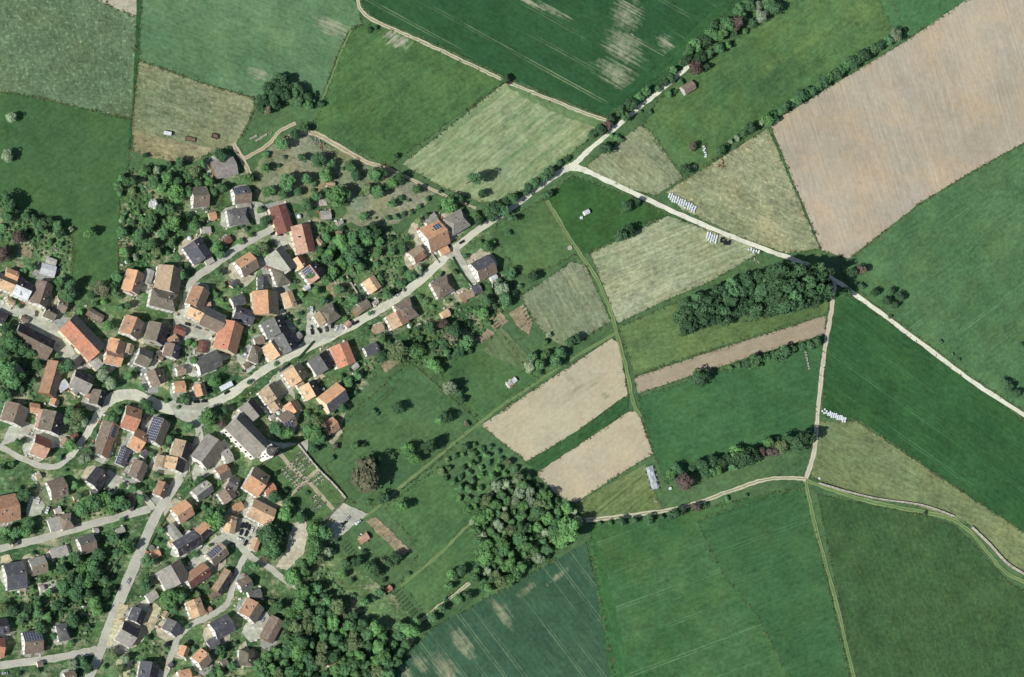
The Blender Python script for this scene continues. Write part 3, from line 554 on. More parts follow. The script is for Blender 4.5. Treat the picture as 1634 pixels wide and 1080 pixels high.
def build_plants():
    seen = {}; cnt = {}
    order = sorted(PLANTS, key=lambda p: -p[2])
    recs = []
    FRUIT = [(400, 280), (430, 225), (485, 205), (560, 245), (690, 298), (705, 330), (640, 356), (545, 360), (500, 340), (410, 320)]
    for x, y, r, k, h, note in order:
        rm = r * S
        if note: kind = 'woodland tree'
        elif inside(x, y, FRUIT): kind = 'fruit tree'
        elif r < 6.6: kind = 'bush'
        elif x > 760 and r < 13: kind = 'hedge shrub'
        elif r < 8.9: kind = 'shrub'
        else: kind = 'tree'
        tree = r >= 7.5
        zc = (rm * 1.2 * h + 1.2 if tree else rm * .85 + .3)
        rz = rm * (1.0 if tree else .85) * (h if h > 1 else 1) ** .8
        b = P(x, y, zc); b.z = 0
        j_ = R.uniform(.86, 1.12); colr = lin(tuple(min(250, v * j_) for v in TC[k]), .66)
        rot = R.uniform(0, 6.28); s = (rm * R.uniform(.85, 1.2), rm * R.uniform(.85, 1.2), rz)
        if tree:
            root = empty(kind.replace(' ', '_'), b, rot)
            inst('crown', R.choice(ME_TREE if r > 8.5 else ME_SMALL), root, (0, 0, zc), 0, s, colr)
            inst('trunk', R.choice(ME_TRUNK), root, (0, 0, 0), 0, (rm * 1.1, rm * 1.1, zc + rz * .45))
        else:
            root = bpy.data.objects.new(kind.replace(' ', '_'), R.choice(ME_BUSH + ME_SMALL)); link(root); root.location = (b.x, b.y, zc); root.rotation_euler[2] = rot; root.scale = s; root.color = colr
        recs.append((root, x, y, r, k, note, kind))
    # labels: colour, size, and which one it is counted from the nearest landmark
    sect = {}
    for rec in recs:
        root, x, y, r, k, note, tree = rec
        if note: tag(root, note[0], tree, note[1]); continue
        lm = min(LM, key=lambda l: math.dist((x, y), l[:2])); dx, dy = x - lm[0], y - lm[1]
        side = ('right' if dx > 0 else 'left') if abs(dx) > abs(dy) else ('below' if dy > 0 else 'above')
        sect.setdefault((lm[2], side, tree), []).append((math.hypot(dx, dy), rec))
    ordn = ['', 'second ', 'third ', 'fourth ', 'fifth ', 'sixth ', 'seventh ', 'eighth ', 'ninth ', 'tenth ', 'eleventh ', 'twelfth ', 'thirteenth ', 'fourteenth ', 'fifteenth ', 'sixteenth '] + ['%dth ' % i for i in range(17, 60)]
    for (lm, side, tree), v in sect.items():
        v.sort(key=lambda q: q[0])
        for i, (_, (root, x, y, r, k, note, _t)) in enumerate(v):
            size = 'large ' if r > 11 else 'tiny ' if r < 5 else ''
            pos = {'left': 'left of', 'right': 'right of', 'above': 'above', 'below': 'below'}[side]
            tag(root, '%s%s %s %snearest %s %s' % (size, TNAME[k], tree, ordn[i], pos, lm), tree, {'tree': 'single trees', 'fruit tree': 'fruit trees of the orchard', 'hedge shrub': 'shrubs of the field hedges', 'shrub': 'shrubs of the gardens', 'bush': 'bushes of the gardens and hedges'}[tree])
def inside(x, y, poly):
    c = False; n = len(poly)
    for i in range(n):
        x1, y1 = poly[i]; x2, y2 = poly[i - 1]
        if (y1 > y) != (y2 > y) and x < (x2 - x1) * (y - y1) / (y2 - y1) + x1: c = not c
    return c
def scatter(poly, gap, rr, seed):
    r = random.Random(seed); xs = [p[0] for p in poly]; ys = [p[1] for p in poly]; pts = []
    for _ in range(9000):
        x, y = r.uniform(min(xs), max(xs)), r.uniform(min(ys), max(ys))
        if inside(x, y, poly) and all(math.dist((x, y), q[:2]) > gap for q in pts): pts.append((x, y, r.uniform(*rr)))
    return pts
# ================================================================ the buildings: visible ridge from (x1, y1) to (x2, y2), full width, eave and roof heights, colours sunny/shady slope (shade painted into many second colours, some are real tile tones)
H = house
# --- north edge
H(342, 271, 378, 262, 30, 5, 2.2, 'G', 'grey corrugated field barn at the end of the sandy track', 'b', kind='barn', ch=0)
H(309, 313, 335, 311, 34, 5.5, 4, 'B/H', 'brown roofed house with white west wall beside the blossoming white tree', sky_=2)
H(375, 311, 402, 308, 27, 5.5, 3.5, 'B/D', 'slate and brown roofed white house just below the grey field barn', solar=(-.4, .2, .15, .9, 1))
H(366, 346, 399, 342, 27, 5.5, 3, 'C', 'charcoal hipped roofed white house below the slate and brown one', hip=.6, sky_=2)
H(378, 330, 401, 328, 9, 2.6, .4, 'L', 'flat pale garage between the two white houses with dark roofs', kind='garage', ch=0, win=0, flat=1)
H(444, 327, 458, 370, 30, 5, 2.2, 'R', 'dark brick-red roofed barn with a green tree over its corner', 'c', kind='barn', ch=0)
H(481, 357, 492, 402, 34, 6, 3, 'X/R', 'salmon and brown roofed farmhouse at the top of the north lane', 'c', sky_=2)
H(505, 381, 517, 393, 11, 2.6, .8, 'T', 'little tan lean-to behind the salmon and brown farmhouse', 'b', kind='shed')
H(440, 398, 464, 431, 36, 6.5, 4.5, 'U/C', 'grey barn with pale west slope and dark east slope on the north lane', 'g', kind='barn', ch=0)
H(440, 441, 462, 434, 34, 6, 3.5, 'H', 'olive brown hipped house with tall white wall joined to the grey barn', hip=.8)
H(384, 428, 409, 412, 30, 5.5, 3.5, 'O/B', 'orange roofed house with terrace, alone beside the north lane', sky_=2)
H(474, 409, 485, 426, 21, 5, 2.6, 'Y/R', 'small bright peach roof wedged below the salmon farmhouse')
H(494, 422, 510, 443, 33, 6, 3.5, 'X/K', 'black solar roofed house with white garden terrace below the peach roof', solar=(-.48, .15, .1, .92), ch=1)
H(309, 384, 328, 412, 36, 6, 4.5, 'D', 'slate grey gabled house with white terrace wall beside the north lane', sky_=1)
H(328, 419, 340, 412, 12, 2.6, .4, 'L', 'flat grey garage attached to the slate house on the north lane', kind='garage', ch=0, win=0, flat=1)
H(360, 385, 369, 379, 13, 2.5, 1.2, 'R', 'tiny red-brown hut on the verge above the north lane', 'b', kind='shed')
H(321, 367, 337, 366, 11, 2.4, .5, 'L', 'flat pale hut on the lawn above the slate house', kind='shed', flat=1)
H(334, 345, 346, 343, 12, 2.3, .8, 'O', 'orange tiled garden hut beside the hipped charcoal house', 'c', kind='shed')
H(220, 431, 210, 464, 30, 6, 4, 'O/B', 'orange and brown gabled house at the left edge of the north gardens')
H(213, 449, 207, 467, 20, 4.5, 2.5, 'S', 'low salmon annexe on the south end of the orange and brown house')
H(241, 430, 234, 452, 14, 2.8, .8, 'L', 'narrow pale grey shed roof beside the orange and brown house', kind='shed')
H(277, 423, 270, 463, 42, 6, 6.5, 'T/H', 'large steep tan roofed barn with dark east slope near the north lane', 'w', kind='barn', ch=0)
H(243, 471, 285, 482, 29, 8.5, 3.5, 'H', 'big white three storey house with grey-brown hipped roof', hip=.7, ch=2, sky_=2)
H(325, 458, 312, 488, 30, 6.5, 4, 'o/B', 'long brown tiled house leaning over the square, left of the vegetable garden', sky_=1)
H(321, 486, 337, 487, 11, 3, .6, 'X', 'flat pink shed attached behind the long brown tiled house', kind='shed', flat=1)
H(303, 489, 326, 500, 27, 6, 3.5, 'Y/H', 'bright peach roofed house on the upper side of the small square')
H(326, 501, 359, 516, 33, 6.5, 4, 'B/C', 'mauve-brown barn roof joined to the right of the bright peach roof', 'g', kind='barn', ch=0)
H(375, 512, 363, 558, 40, 7, 5.5, 'S/o', 'tall salmon-orange barn standing across the end of the small square', 'c', kind='barn', ch=0, sky_=2)
H(219, 506, 208, 534, 33, 6, 4, 'o/B', 'brown gabled house left of the olive-grey barn', sky_=1)
H(258, 515, 249, 544, 34, 6.5, 4.5, 'H/K', 'olive-grey roofed barn with broad shadow in the middle of the upper village', 'g', kind='barn', ch=0)
H(280, 523, 297, 530, 14, 3, 1.6, 'R', 'small maroon roofed hut on the edge of the small square', 'b', kind='shed')
H(270, 546, 284, 538, 14, 4.5, 2, 'O/B', 'little orange roof behind the dark slate house with streaks')
H(279, 548, 274, 569, 26, 6, 3.5, 'B/D', 'dark slate streaked house below the little orange roof')
H(325, 544, 322, 561, 15, 3, 1, 'R', 'low dark red shed beside the green garden below the square', 'b', kind='shed')
H(191, 541, 184, 562, 28, 6, 3.5, 'O/B', 'tan gabled house right of the big red barn, upper of two')
H(209, 548, 205, 563, 15, 4, 2, 'T', 'small square tan hut between two brown houses')
H(170, 566, 197, 572, 24, 6, 3, 'O/o', 'tan double roofed house right of the big red barn, lower of two')
H(222, 564, 243, 573, 28, 6, 4, 'H/C', 'grey-brown house with white end wall above the village crossing')
H(246, 588, 256, 612, 24, 6.5, 3.5, 'B', 'brown house with tall cream wall on the crossing')
H(283, 592, 297, 589, 15, 4, 2, 'T', 'small khaki roof above the two orange roofs on the main street')
H(279, 617, 297, 615, 18, 5, 2, 'O', 'small orange roof with a round hedge in front on main street')
H(319, 612, 324, 631, 20, 5, 2.5, 'O/B', 'narrow orange roof, right one of the pair above the parked cars')
H(318, 585, 353, 568, 27, 6, 4, 'C', 'long dark grey barn roof with pale ridge above main street', 'w', kind='barn', ch=0)
# --- middle, north of main street
H(427, 462, 429, 500, 44, 7, 5, 'O/H', 'wide peach-orange barn with very dark east side', 'c', kind='barn', ch=0)
H(420, 440, 420, 462, 17, 4, 1.5, 'D', 'narrow blue-grey roof touching the top of the wide peach barn')
H(458, 465, 467, 489, 21, 5, 1.8, 'Y', 'small square peach roofed house alone right of the wide peach barn')
H(372, 483, 391, 476, 18, 4, 1.6, 'D', 'small dark slate roof left of the wide peach barn', kind='shed')
H(376, 497, 407, 507, 24, 6, 3, 'D', 'dark slate house with white left end above the salmon barn')
H(437, 506, 449, 531, 41, 7, 5, 'C/K', 'big grey roofed house with shade-darkened east slope, upper half of the pair', ch=2, sky_=2)
H(451, 531, 466, 559, 38, 7, 4.5, 'C/K', 'big grey roofed house with shade-darkened east slope, lower half on main street', sky_=1)
H(407, 545, 422, 541, 13, 3, 1, 'B', 'low brown shed with white post below the big grey house', kind='shed')
H(402, 560, 419, 567, 28, 6, 3.5, 'H', 'dark brown hipped house with white wall beside main street', hip=.8)
H(432, 545, 447, 567, 33, 6, 4, 'Y/H', 'peach barn roof squeezed between dark hipped and big grey houses', 'w', kind='barn', ch=0)
H(510, 497, 521, 514, 23, 5, 2, 'T', 'tan roofed house behind the four parked dark cars')
H(519, 506, 540, 492, 28, 5.5, 3.2, 'H', 'brown hipped house behind the tan one, near the parked cars', hip=.6)
H(577, 491, 590, 482, 15, 3, 1.4, 'H', 'little brown roofed garage on the verge of main street', kind='garage', ch=0)
H(567, 500, 580, 489, 13, 3, 1.2, 'T', 'little tan roofed hut next to the brown garage on main street', 'b', kind='shed')
H(589, 443, 602, 462, 25, 5.5, 2.5, 'Y', 'single peach roofed house in a garden with tall dark trees')
H(631, 497, 642, 519, 34, 6, 2.5, 'Y/X', 'peach roofed house with white terraces below main street')
H(638, 500, 664, 487, 34, 5.5, 3.2, 'B', 'brown hipped house joined right of the peach house with terraces', hip=.5, sky_=3)
H(599, 526, 613, 521, 14, 3, 1.4, 'T', 'grey-brown shed left of the peach house with terraces', 'b', kind='shed')
H(584, 561, 604, 552, 17, 4, 1.5, 'D', 'small slate hut with white end in the trees below main street')
H(696, 463, 722, 449, 30, 5.5, 3, 'B', 'brown hipped bungalow with round white wall below main street', hip=.6, sky_=3)
H(706, 504, 718, 497, 13, 2.8, 1.2, 'Y', 'small peach hut beside the dark copper tree', 'c', kind='shed')
H(738, 474, 756, 466, 14, 2.8, 1, 'T', 'brown timber hut between garden trees', 'b', kind='shed')
H(683, 382, 714, 366, 44, 6.5, 5, 'O/o', 'biggest orange roofed house of the upper road with dark roof window', solar=(.05, .4, .35, .75), ch=1, sky_=1)
H(703, 403, 717, 396, 13, 3, 1, 'O', 'small orange garage on the upper road in front of the biggest orange house', kind='garage', ch=0)
H(718, 361, 746, 344, 33, 5.5, 3.2, 'G', 'grey hipped house above the upper road beside the dark trees', hip=.5, ch=1, sky_=2)
H(660, 411, 677, 398, 23, 6, 3, 'T/o', 'brown roofed house with white balconies left of the biggest orange house')
H(762, 433, 790, 418, 34, 6, 4, 'D/B', 'charcoal and brown roofed house with white dormers at the village end', ch=1, sky_=2)
H(755, 464, 768, 458, 15, 2.8, .8, 'D', 'little slate garage below the charcoal house with dormers', kind='garage', ch=0)
# --- west edge
H(66, 427, 89, 434, 19, 3.2, .8, 'W', 'white sheet metal shed by the meadow, brightest roof', 'g', kind='shed', ch=0)
H(74, 414, 90, 420, 12, 2.6, .5, 'L', 'light grey lean-to behind the white sheet metal shed', 'g', kind='shed')
H(10, 434, 30, 442, 19, 6, 2.2, 'O', 'orange flat-pitched roof at the left picture edge, below the sand plot')
H(-6, 442, 25, 455, 24, 6, 3.5, 'Y/H', 'dark brown and peach roofed house cut by the left picture edge')
H(26, 454, 51, 465, 30, 6.5, 3.5, 'W/K', 'black and white roofed house right of the brown and peach one', 'w')
H(75, 449, 63, 485, 28, 5.5, 4, 'B/H', 'long narrow brown house with courtyard, above the long dark barn', sky_=1)
H(94, 484, 108, 490, 20, 4, 1.8, 'B', 'small pinkish brown cottage right of the courtyard')
H(73, 494, 91, 502, 20, 5, 2.5, 'H/K', 'dark olive cottage with white front beside the courtyard')
H(28, 528, 85, 557, 35, 5.5, 5, 'B/K', 'longest dark barn of the west side with shade-darkened north slope', 'w', kind='barn', ch=0)
H(111, 511, 159, 562, 38, 6.5, 5, 'S/C', 'huge red-orange roofed barn, largest roof of the west village', 'c', kind='barn', ch=0)
H(148, 573, 160, 586, 17, 3.5, .6, 'L', 'flat light grey shed below the huge red barn', 'c', kind='shed', ch=0, flat=1)
H(141, 495, 165, 509, 13, 3, 1, 'B', 'row of brown flat sheds above the huge red barn', 'b', kind='shed')
H(29, 581, 39, 594, 14, 2.4, 1.6, 'U/K', 'little white and dark gabled hut in the west orchard', kind='shed')
H(93, 576, 78, 628, 28, 5, 4.5, 'o/B', 'long brown-orange roofed barn running down from the west gardens', 'b', kind='barn', ch=0)
H(90, 636, 86, 646, 14, 3.5, 1.5, 'O/B', 'small orange hut at the foot of the long brown-orange barn', kind='shed')
H(119, 600, 148, 614, 32, 6.5, 4.5, 'G/K', 'grey gabled house with broad black shadow above the west bend')
H(94, 620, 108, 610, 15, 3.5, .6, 'W', 'pale blue sheet roof lean-to on the grey gabled house', kind='shed', flat=1)
H(162, 622, 155, 645, 24, 5.5, 4, 'H/K', 'olive-brown steep house with white front on the west bend')
H(31, 644, 21, 674, 38, 5.5, 4, 'B/H', 'brown house with wide dark east slope left of the small square hut')
H(48, 649, 64, 652, 16, 3.5, 1.5, 'O', 'small square red-brown hut between two bigger houses', kind='shed')
H(90, 656, 81, 688, 38, 6, 4.5, 'H/K', 'olive roofed house with salmon strip and shade-darkened east slope', patch=(0, 0, 'S'))
H(68, 653, 62, 684, 12, 4.5, .8, 'X', 'narrow salmon roof strip along the olive roofed house')
H(55, 706, 80, 716, 33, 5.5, 4, 'X/R', 'salmon roofed house inside the loop of the west street')
H(181, 673, 162, 726, 28, 5, 4, 'B/o', 'long brown farmhouse below the west bend, two-tone roof', solar=(-.45, -.1, .2, .8, 1))
H(200, 661, 225, 670, 38, 6, 4.5, 'S/o', 'orange and brown house with long white side below the crossing')
H(262, 668, 247, 705, 30, 5.5, 4, 'B/H', 'house with the whole west slope covered by blue solar panels', solar=(-.48, .48, .06, .94))
H(213, 695, 233, 706, 34, 5.5, 4, 'O/o', 'orange roofed house below the solar houses with yellow bush')
H(202, 715, 192, 742, 17, 3, .9, 'D', 'narrow shed covered with dark blue solar panels and white rim', kind='shed', solar=(-.49, .49, .03, .97), ch=0)
H(228, 736, 217, 763, 25, 5, 3, 'B', 'brown weathered house below the solar shed', sky_=1)
H(297, 703, 289, 729, 31, 6.5, 4, 'T/K', 'tall khaki roofed house beside main street, upper part')
H(284, 730, 279, 749, 34, 6, 3.5, 'Y/K', 'bright apricot roofed house attached below the tall khaki one', patch=(0, 0, 'T'))
H(262, 727, 258, 746, 22, 5, 1.5, 'T', 'olive tan roof left of the bright apricot roof')
H(264, 769, 255, 791, 20, 5, 3, 'o/B', 'rust coloured narrow house on main street with white clutter')
H(349, 701, 321, 737, 36, 6, 4.5, 'G/H', 'long grey barn with dark brown east slope opposite the church', 'w', kind='barn', ch=0)
H(358, 730, 371, 724, 22, 5, 2, 'L', 'pale grey house below the church garden', sky_=1)
H(350, 757, 367, 748, 22, 5, 3, 'o/H', 'tan and dark small house below the pale grey one')
H(365, 768, 380, 776, 20, 5, 2, 'C', 'dark grey flat-pitched house below the tan and dark one')
H(314, 791, 338, 773, 22, 5.5, 3.5, 'L/C', 'pale grey long house with dark south slope', )
H(359, 779, 371, 797, 26, 5.5, 3, 'B', 'grey-brown gabled house left of the big tan farmhouse')
H(283, 823, 306, 807, 29, 5.5, 3.8, 'O/o', 'orange and brown house with clean ridge beside the main street hedge')
H(400, 758, 425, 775, 42, 6.5, 4.5, 'O/H', 'big tan farmhouse left of the cemetery', ch=2)
H(423, 784, 440, 776, 17, 4.5, 1.5, 'S', 'small salmon annexe of the big tan farmhouse')
H(402, 808, 438, 826, 32, 6, 3.2, 'Y', 'wide pale salmon roof above the small car park', sky_=0)
H(371, 823, 366, 850, 20, 5.5, 2, 'Y', 'narrow peach house between the gardens and the car park')
H(320, 853, 336, 839, 22, 5.5, 3.5, 'O/K', 'small orange house with white gable, top right of the yard')
H(269, 838, 288, 862, 17, 4, .8, 'L', 'flat grey shed roof along the shady yard', kind='shed', ch=0, flat=1)
H(283, 876, 318, 856, 26, 6, 3.5, 'D/K', 'black roofed long house with white gable beside the yard', sky_=1)
H(271, 868, 280, 863, 10, 2.5, .8, 'Y', 'tiny peach hut on the lawn by main street', 'c', kind='shed')
H(243, 887, 256, 881, 12, 2.5, 1, 'O', 'tiny orange hut near the round tank by main street', 'c', kind='shed')
H(272, 901, 289, 931, 46, 6.5, 5, 'G/H', 'big barn with half grey, half orange roof', 'w', kind='barn', ch=0)
H(301, 929, 333, 905, 24, 5.5, 3.5, 'o/R', 'long rust-orange house right of the half grey half orange barn', ch=2)
H(337, 893, 361, 873, 24, 5.5, 3, 'T/H', 'small house with blue solar panels on its upper slope', solar=(-.45, .3, .1, .9))
H(368, 911, 347, 944, 20, 4, 1.8, 'T/K', 'long narrow pinkish shed beside the lower lane', 'b', kind='shed')
H(411, 858, 404, 878, 14, 3, 1, 'Y', 'peach garage roof on the right of the car park', kind='garage', ch=0)
H(384, 936, 402, 926, 20, 5, 2.5, 'B/C', 'grey-brown house where the lower lane bends')
H(398, 951, 418, 945, 15, 3.5, 1.5, 'C', 'grey shed above the two-tone house on the lower lane', kind='shed')
H(412, 961, 397, 985, 33, 6, 4, 'o/H', 'two-tone tan and dark house with white front on the lower lane')
H(445, 986, 427, 1021, 23, 4.5, 2, 'B', 'long mauve-brown barn at the edge of the lower wood', 'b', kind='barn', ch=0)
H(397, 1036, 395, 1062, 26, 5.5, 3, 'H', 'dark olive hipped house beside the lower wood', hip=.5)
H(309, 956, 319, 983, 26, 6, 2, 'Y', 'brightest apricot roof of the lower village')
H(226, 971, 217, 992, 25, 5.5, 3.5, 'D/K', 'small slate house with white front beside the building site')
H(194, 1004, 219, 1018, 34, 6, 4, 'G/K', 'new slate house with white walls on the bare building plot')
H(282, 992, 272, 1009, 28, 5.5, 3.5, 'C/D', 'charcoal house on the inside of the lower lane bend')
H(343, 1007, 372, 991, 30, 5.5, 3.5, 'D', 'slate house with white dormers right of the lower lane', sky_=2)
H(334, 1031, 350, 1021, 17, 3, 1, 'D', 'slate garage below the slate house with dormers', kind='garage', ch=0)
H(298, 1031, 292, 1047, 16, 3.5, 2, 'O/H', 'small rust-orange garage on the lower lane', kind='garage', ch=0)
H(317, 1058, 333, 1043, 28, 5.5, 4, 'O/B', 'orange and mauve house with white gable near the bottom picture edge', sky_=2)
H(243, 1056, 236, 1092, 32, 5.5, 4, 'D/K', 'large dark slate roof cut by the bottom picture edge')
H(286, 1078, 306, 1074, 16, 5, 2, 'O', 'salmon roof peeping in at the bottom picture edge')
H(40, 1025, 70, 1022, 35, 5.5, 4, 'B/D', 'brown house with solar panels on its north slope, lower left', solar=(-.4, .45, .1, .9, 1))
H(94, 1010, 113, 1006, 27, 5.5, 3.5, 'C', 'charcoal hipped house with white left wall, lower left', hip=.5)
H(-10, 1002, 15, 998, 24, 5, 3, 'D/K', 'dark slate roof at the lower left picture edge')
H(-12, 1032, 9, 1033, 30, 5, 3, 'S/R', 'salmon roof at the lower left picture edge')
H(104, 1080, 122, 1076, 14, 4.5, 2, 'B', 'brown roof just inside the bottom edge, lower left')
H(11, 920, 43, 915, 42, 6, 4, 'D', 'large blue-slate house with long white west wall', ch=1, sky_=2)
H(51, 905, 76, 898, 27, 5.5, 3.2, 'B/G', 'grey house right of the large blue-slate house', sky_=1)
H(81, 884, 108, 876, 15, 3, .6, 'L', 'flat pale double garage below the west street', kind='garage', ch=0, flat=1)
H(79, 839, 97, 833, 22, 3.5, .8, 'L', 'flat light grey wing of the grey house above the west street', kind='garage', ch=0, flat=1)
H(99, 834, 119, 829, 25, 5.5, 3, 'B', 'grey-brown hipped house above the west street', hip=.6)
H(129, 871, 154, 863, 27, 5.5, 3.2, 'B/C', 'grey gabled house below the west street, rightmost of its row')
H(-8, 814, 32, 806, 42, 6, 4.5, 'o', 'tan roofed long house at the left edge above the west street', sky_=2)
H(81, 782, 108, 774, 30, 5.5, 3.5, 'B', 'grey-brown house with white end under the street loop')
H(167, 751, 149, 774, 27, 6, 3.5, 'K', 'black roofed house with white front beside the lane')
H(145, 788, 158, 786, 14, 3, 1, 'C', 'dark low garage in front of the black roofed house', kind='garage', ch=0)
H(395, 641, 414, 664, 31, 5.5, 4, 'G/K', 'grey gabled house just above the church')
H(428, 615, 442, 636, 34, 6, 4, 'T/H', 'tan roofed house between main street and the church')
H(437, 640, 446, 652, 22, 5, 2.5, 'T/H', 'lower tan wing behind the tan roofed house near the church')
H(463, 641, 473, 657, 23, 5, 3.5, 'O/o', 'small orange and rust gabled house right of the tan ones')
H(453, 675, 470, 663, 29, 5.5, 3.5, 'B', 'house with solar panels on its upper slope above the churchyard', solar=(-.45, .2, .1, .9, 1))
H(468, 585, 482, 607, 37, 6.5, 4, 'Y/H', 'peach roofed house with cream wall across from the peach barn')
H(474, 616, 485, 610, 10, 3, .8, 'T', 'small tan porch roof on the peach roofed house', kind='shed')
H(509, 566, 524, 589, 38, 7, 4, 'C/K', 'tall black-brown barn with long white west wall', 'w', kind='barn', ch=0)
H(542, 548, 556, 582, 34, 7, 2.5, 'S', 'large pinkish-orange roof at the east end of the row')
H(492, 610, 504, 632, 30, 6, 3.5, 'Y/K', 'peach roofed house behind the black-brown barn')
H(521, 645, 551, 621, 34, 6.5, 4.5, 'O/D', 'orange and grey gabled barn on the meadow edge', 'c', kind='barn', ch=0)
H(523, 684, 539, 673, 23, 4.5, 2.5, 'O/o', 'orange roofed hut with copper shrub beside the meadow', kind='house')
# --- fields
H(1092, 144, 1109, 133, 17, 3.2, 1.8, 'B', 'grey-brown timber hut under the trees of the field road', 'g', kind='shed')
H(512, 343, 529, 342, 15, 2.6, .9, 'L', 'small grey garden shed at the foot of the orchard', 'b', kind='shed')
H(524, 1058, 541, 1053, 13, 3, 1.3, 'o', 'small terracotta roof hidden in the lower wood', kind='shed')
H(618, 942, 625, 936, 9, 2.4, .8, 'S', 'tiny brick-red hut beside the allotment beds', 'b', kind='shed')
H(574, 864, 588, 854, 12, 2.4, .7, 'X', 'pinkish allotment hut beside the bare brown plot', 'b', kind='shed')
H(933, 340, 941, 336, 8, 2.2, .8, 'W', 'white field shelter alone in the dark green paddock', 'w', kind='shed')
H(810, 614, 816, 609, 8, 2.2, .4, 'L', 'left grey-white flat shelter of the pair in the meadow', kind='shed', flat=1)
H(818, 609, 824, 604, 8, 2.2, .4, 'W', 'right white flat shelter of the pair in the meadow', kind='shed', flat=1)
# --- small roofs between the houses
for a in [(552, 521, 559, 513, 10, 'X', 'tiny salmon roof on main street left of the tan hut'), (471, 541, 481, 532, 11, 'G', 'small grey annexe on the shade-darkened east side of the big grey houses'), (370, 457, 376, 448, 9, 'D', 'tiny slate hut left of the narrow blue-grey roof'), (486, 461, 495, 456, 7, 'W', 'little white canopy below the black solar roofed house'), (650, 403, 657, 397, 10, 'B', 'little brown hut left of the house with white balconies'), (537, 373, 546, 371, 9, 'T', 'tiny tan hut in the garden south of the orchard'), (541, 355, 548, 353, 6, 'L', 'tiny pale hut at the orchard edge'), (521, 291, 535, 293, 7, 'T', 'narrow tan shelter in the middle of the orchard'), (-8, 500, 10, 510, 20, 'K', 'black roof cut by the left edge above the dark barn'), (150, 621, 141, 636, 9, 'o', 'rust lean-to on the left of the olive-brown steep house'), (118, 627, 126, 617, 11, 'G', 'grey wing below the grey gabled house on the bend'), (99, 712, 107, 699, 10, 'T', 'striped timber shelter inside the street loop'), (184, 683, 178, 697, 8, 'P', 'narrow blue roof beside the long brown farmhouse'), (228, 729, 236, 719, 11, 'D', 'small dark roof between solar shed and olive tan roof'), (215, 793, 207, 814, 10, 'B', 'narrow brown roof at the corner of lane and street'), (368, 791, 378, 781, 14, 'C', 'dark small roof left of the big tan farmhouse'), (372, 813, 388, 805, 13, 'O', 'low peach roof left of the wide salmon roof'), (298, 856, 304, 847, 7, 'W', 'pale blue lean-to in the shady yard'), (337, 953, 349, 944, 10, 'B', 'small pinkish roof at the top end of the lower lane'), (236, 956, 251, 946, 15, 'L', 'flat grey roof above the building site'), (64, 939, 71, 937, 8, 'L', 'tiny pale hut behind the blue-slate house'), (82, 941, 100, 934, 6, 'L', 'thin pale greenhouse roof in the lower left gardens'), (187, 849, 199, 843, 10, 'U', 'pale green hut near the left side of main street'), (88, 816, 98, 812, 8, 'L', 'tiny pale roof above the grey hipped house wing'), (784, 445, 794, 440, 8, 'W', 'white terrace roof below the charcoal house with dormers'), (680, 355, 697, 344, 14, 'U', 'pale terrace roof behind the biggest orange house'), (596, 485, 604, 479, 7, 'L', 'tiny pale hut in the yard by the brown garage'), (563, 589, 572, 581, 9, 'L', 'pale annexe on the large pinkish-orange roof'), (34, 506, 46, 511, 9, 'B', 'small brown lean-to beside the courtyard wall'), (12, 478, 24, 484, 9, 'T', 'small tan lean-to below the black and white house'), (118, 700, 124, 692, 8, 'R', 'tiny red-brown hut beside the west street'), (252, 566, 261, 572, 11, 'B', 'little brown roof below the streaked slate house'), (345, 530, 355, 536, 10, 'R', 'little red-brown lean-to under the mauve-brown barn'), (390, 585, 398, 580, 9, 'B', 'little brown roof at the foot of the dark hipped house'), (455, 600, 462, 612, 8, 'T', 'narrow tan strip roof left of the cream walled peach house'), (432, 668, 440, 662, 8, 'L', 'tiny pale roof on the terrace above the church'), (255, 685, 263, 690, 8, 'o', 'tiny rust roof beside the solar covered house'), (310, 870, 318, 864, 8, 'L', 'tiny pale roof beside the black long house'), (160, 700, 154, 712, 9, 'B', 'small brown annexe on the west of the long farmhouse'), (58, 762, 66, 758, 9, 'T', 'tiny tan hut under the street loop'), (118, 795, 126, 792, 8, 'H', 'tiny dark hut in the lower west gardens'), (20, 868, 28, 866, 8, 'B', 'tiny brown hut on the lawn by the west street'), (150, 848, 158, 845, 8, 'L', 'tiny pale hut right of the west street row'), (262, 985, 268, 976, 9, 'T', 'tiny tan hut left of the charcoal bend house'), (330, 975, 338, 970, 8, 'o', 'tiny rust hut right of the brightest apricot roof'), (355, 1060, 364, 1055, 10, 'H', 'small dark roof among the bottom gardens'), (60, 1060, 69, 1058, 9, 'B', 'tiny brown hut below the lower west street'), (270, 1065, 276, 1058, 8, 'D', 'tiny slate hut by the lower lane at the bottom')]:
    H(*a[:5], 2.5 + (a[4] > 10) * .8, .9, a[5], a[6], 'wbcg'[int(a[0]) % 4], kind='shed', ch=0)
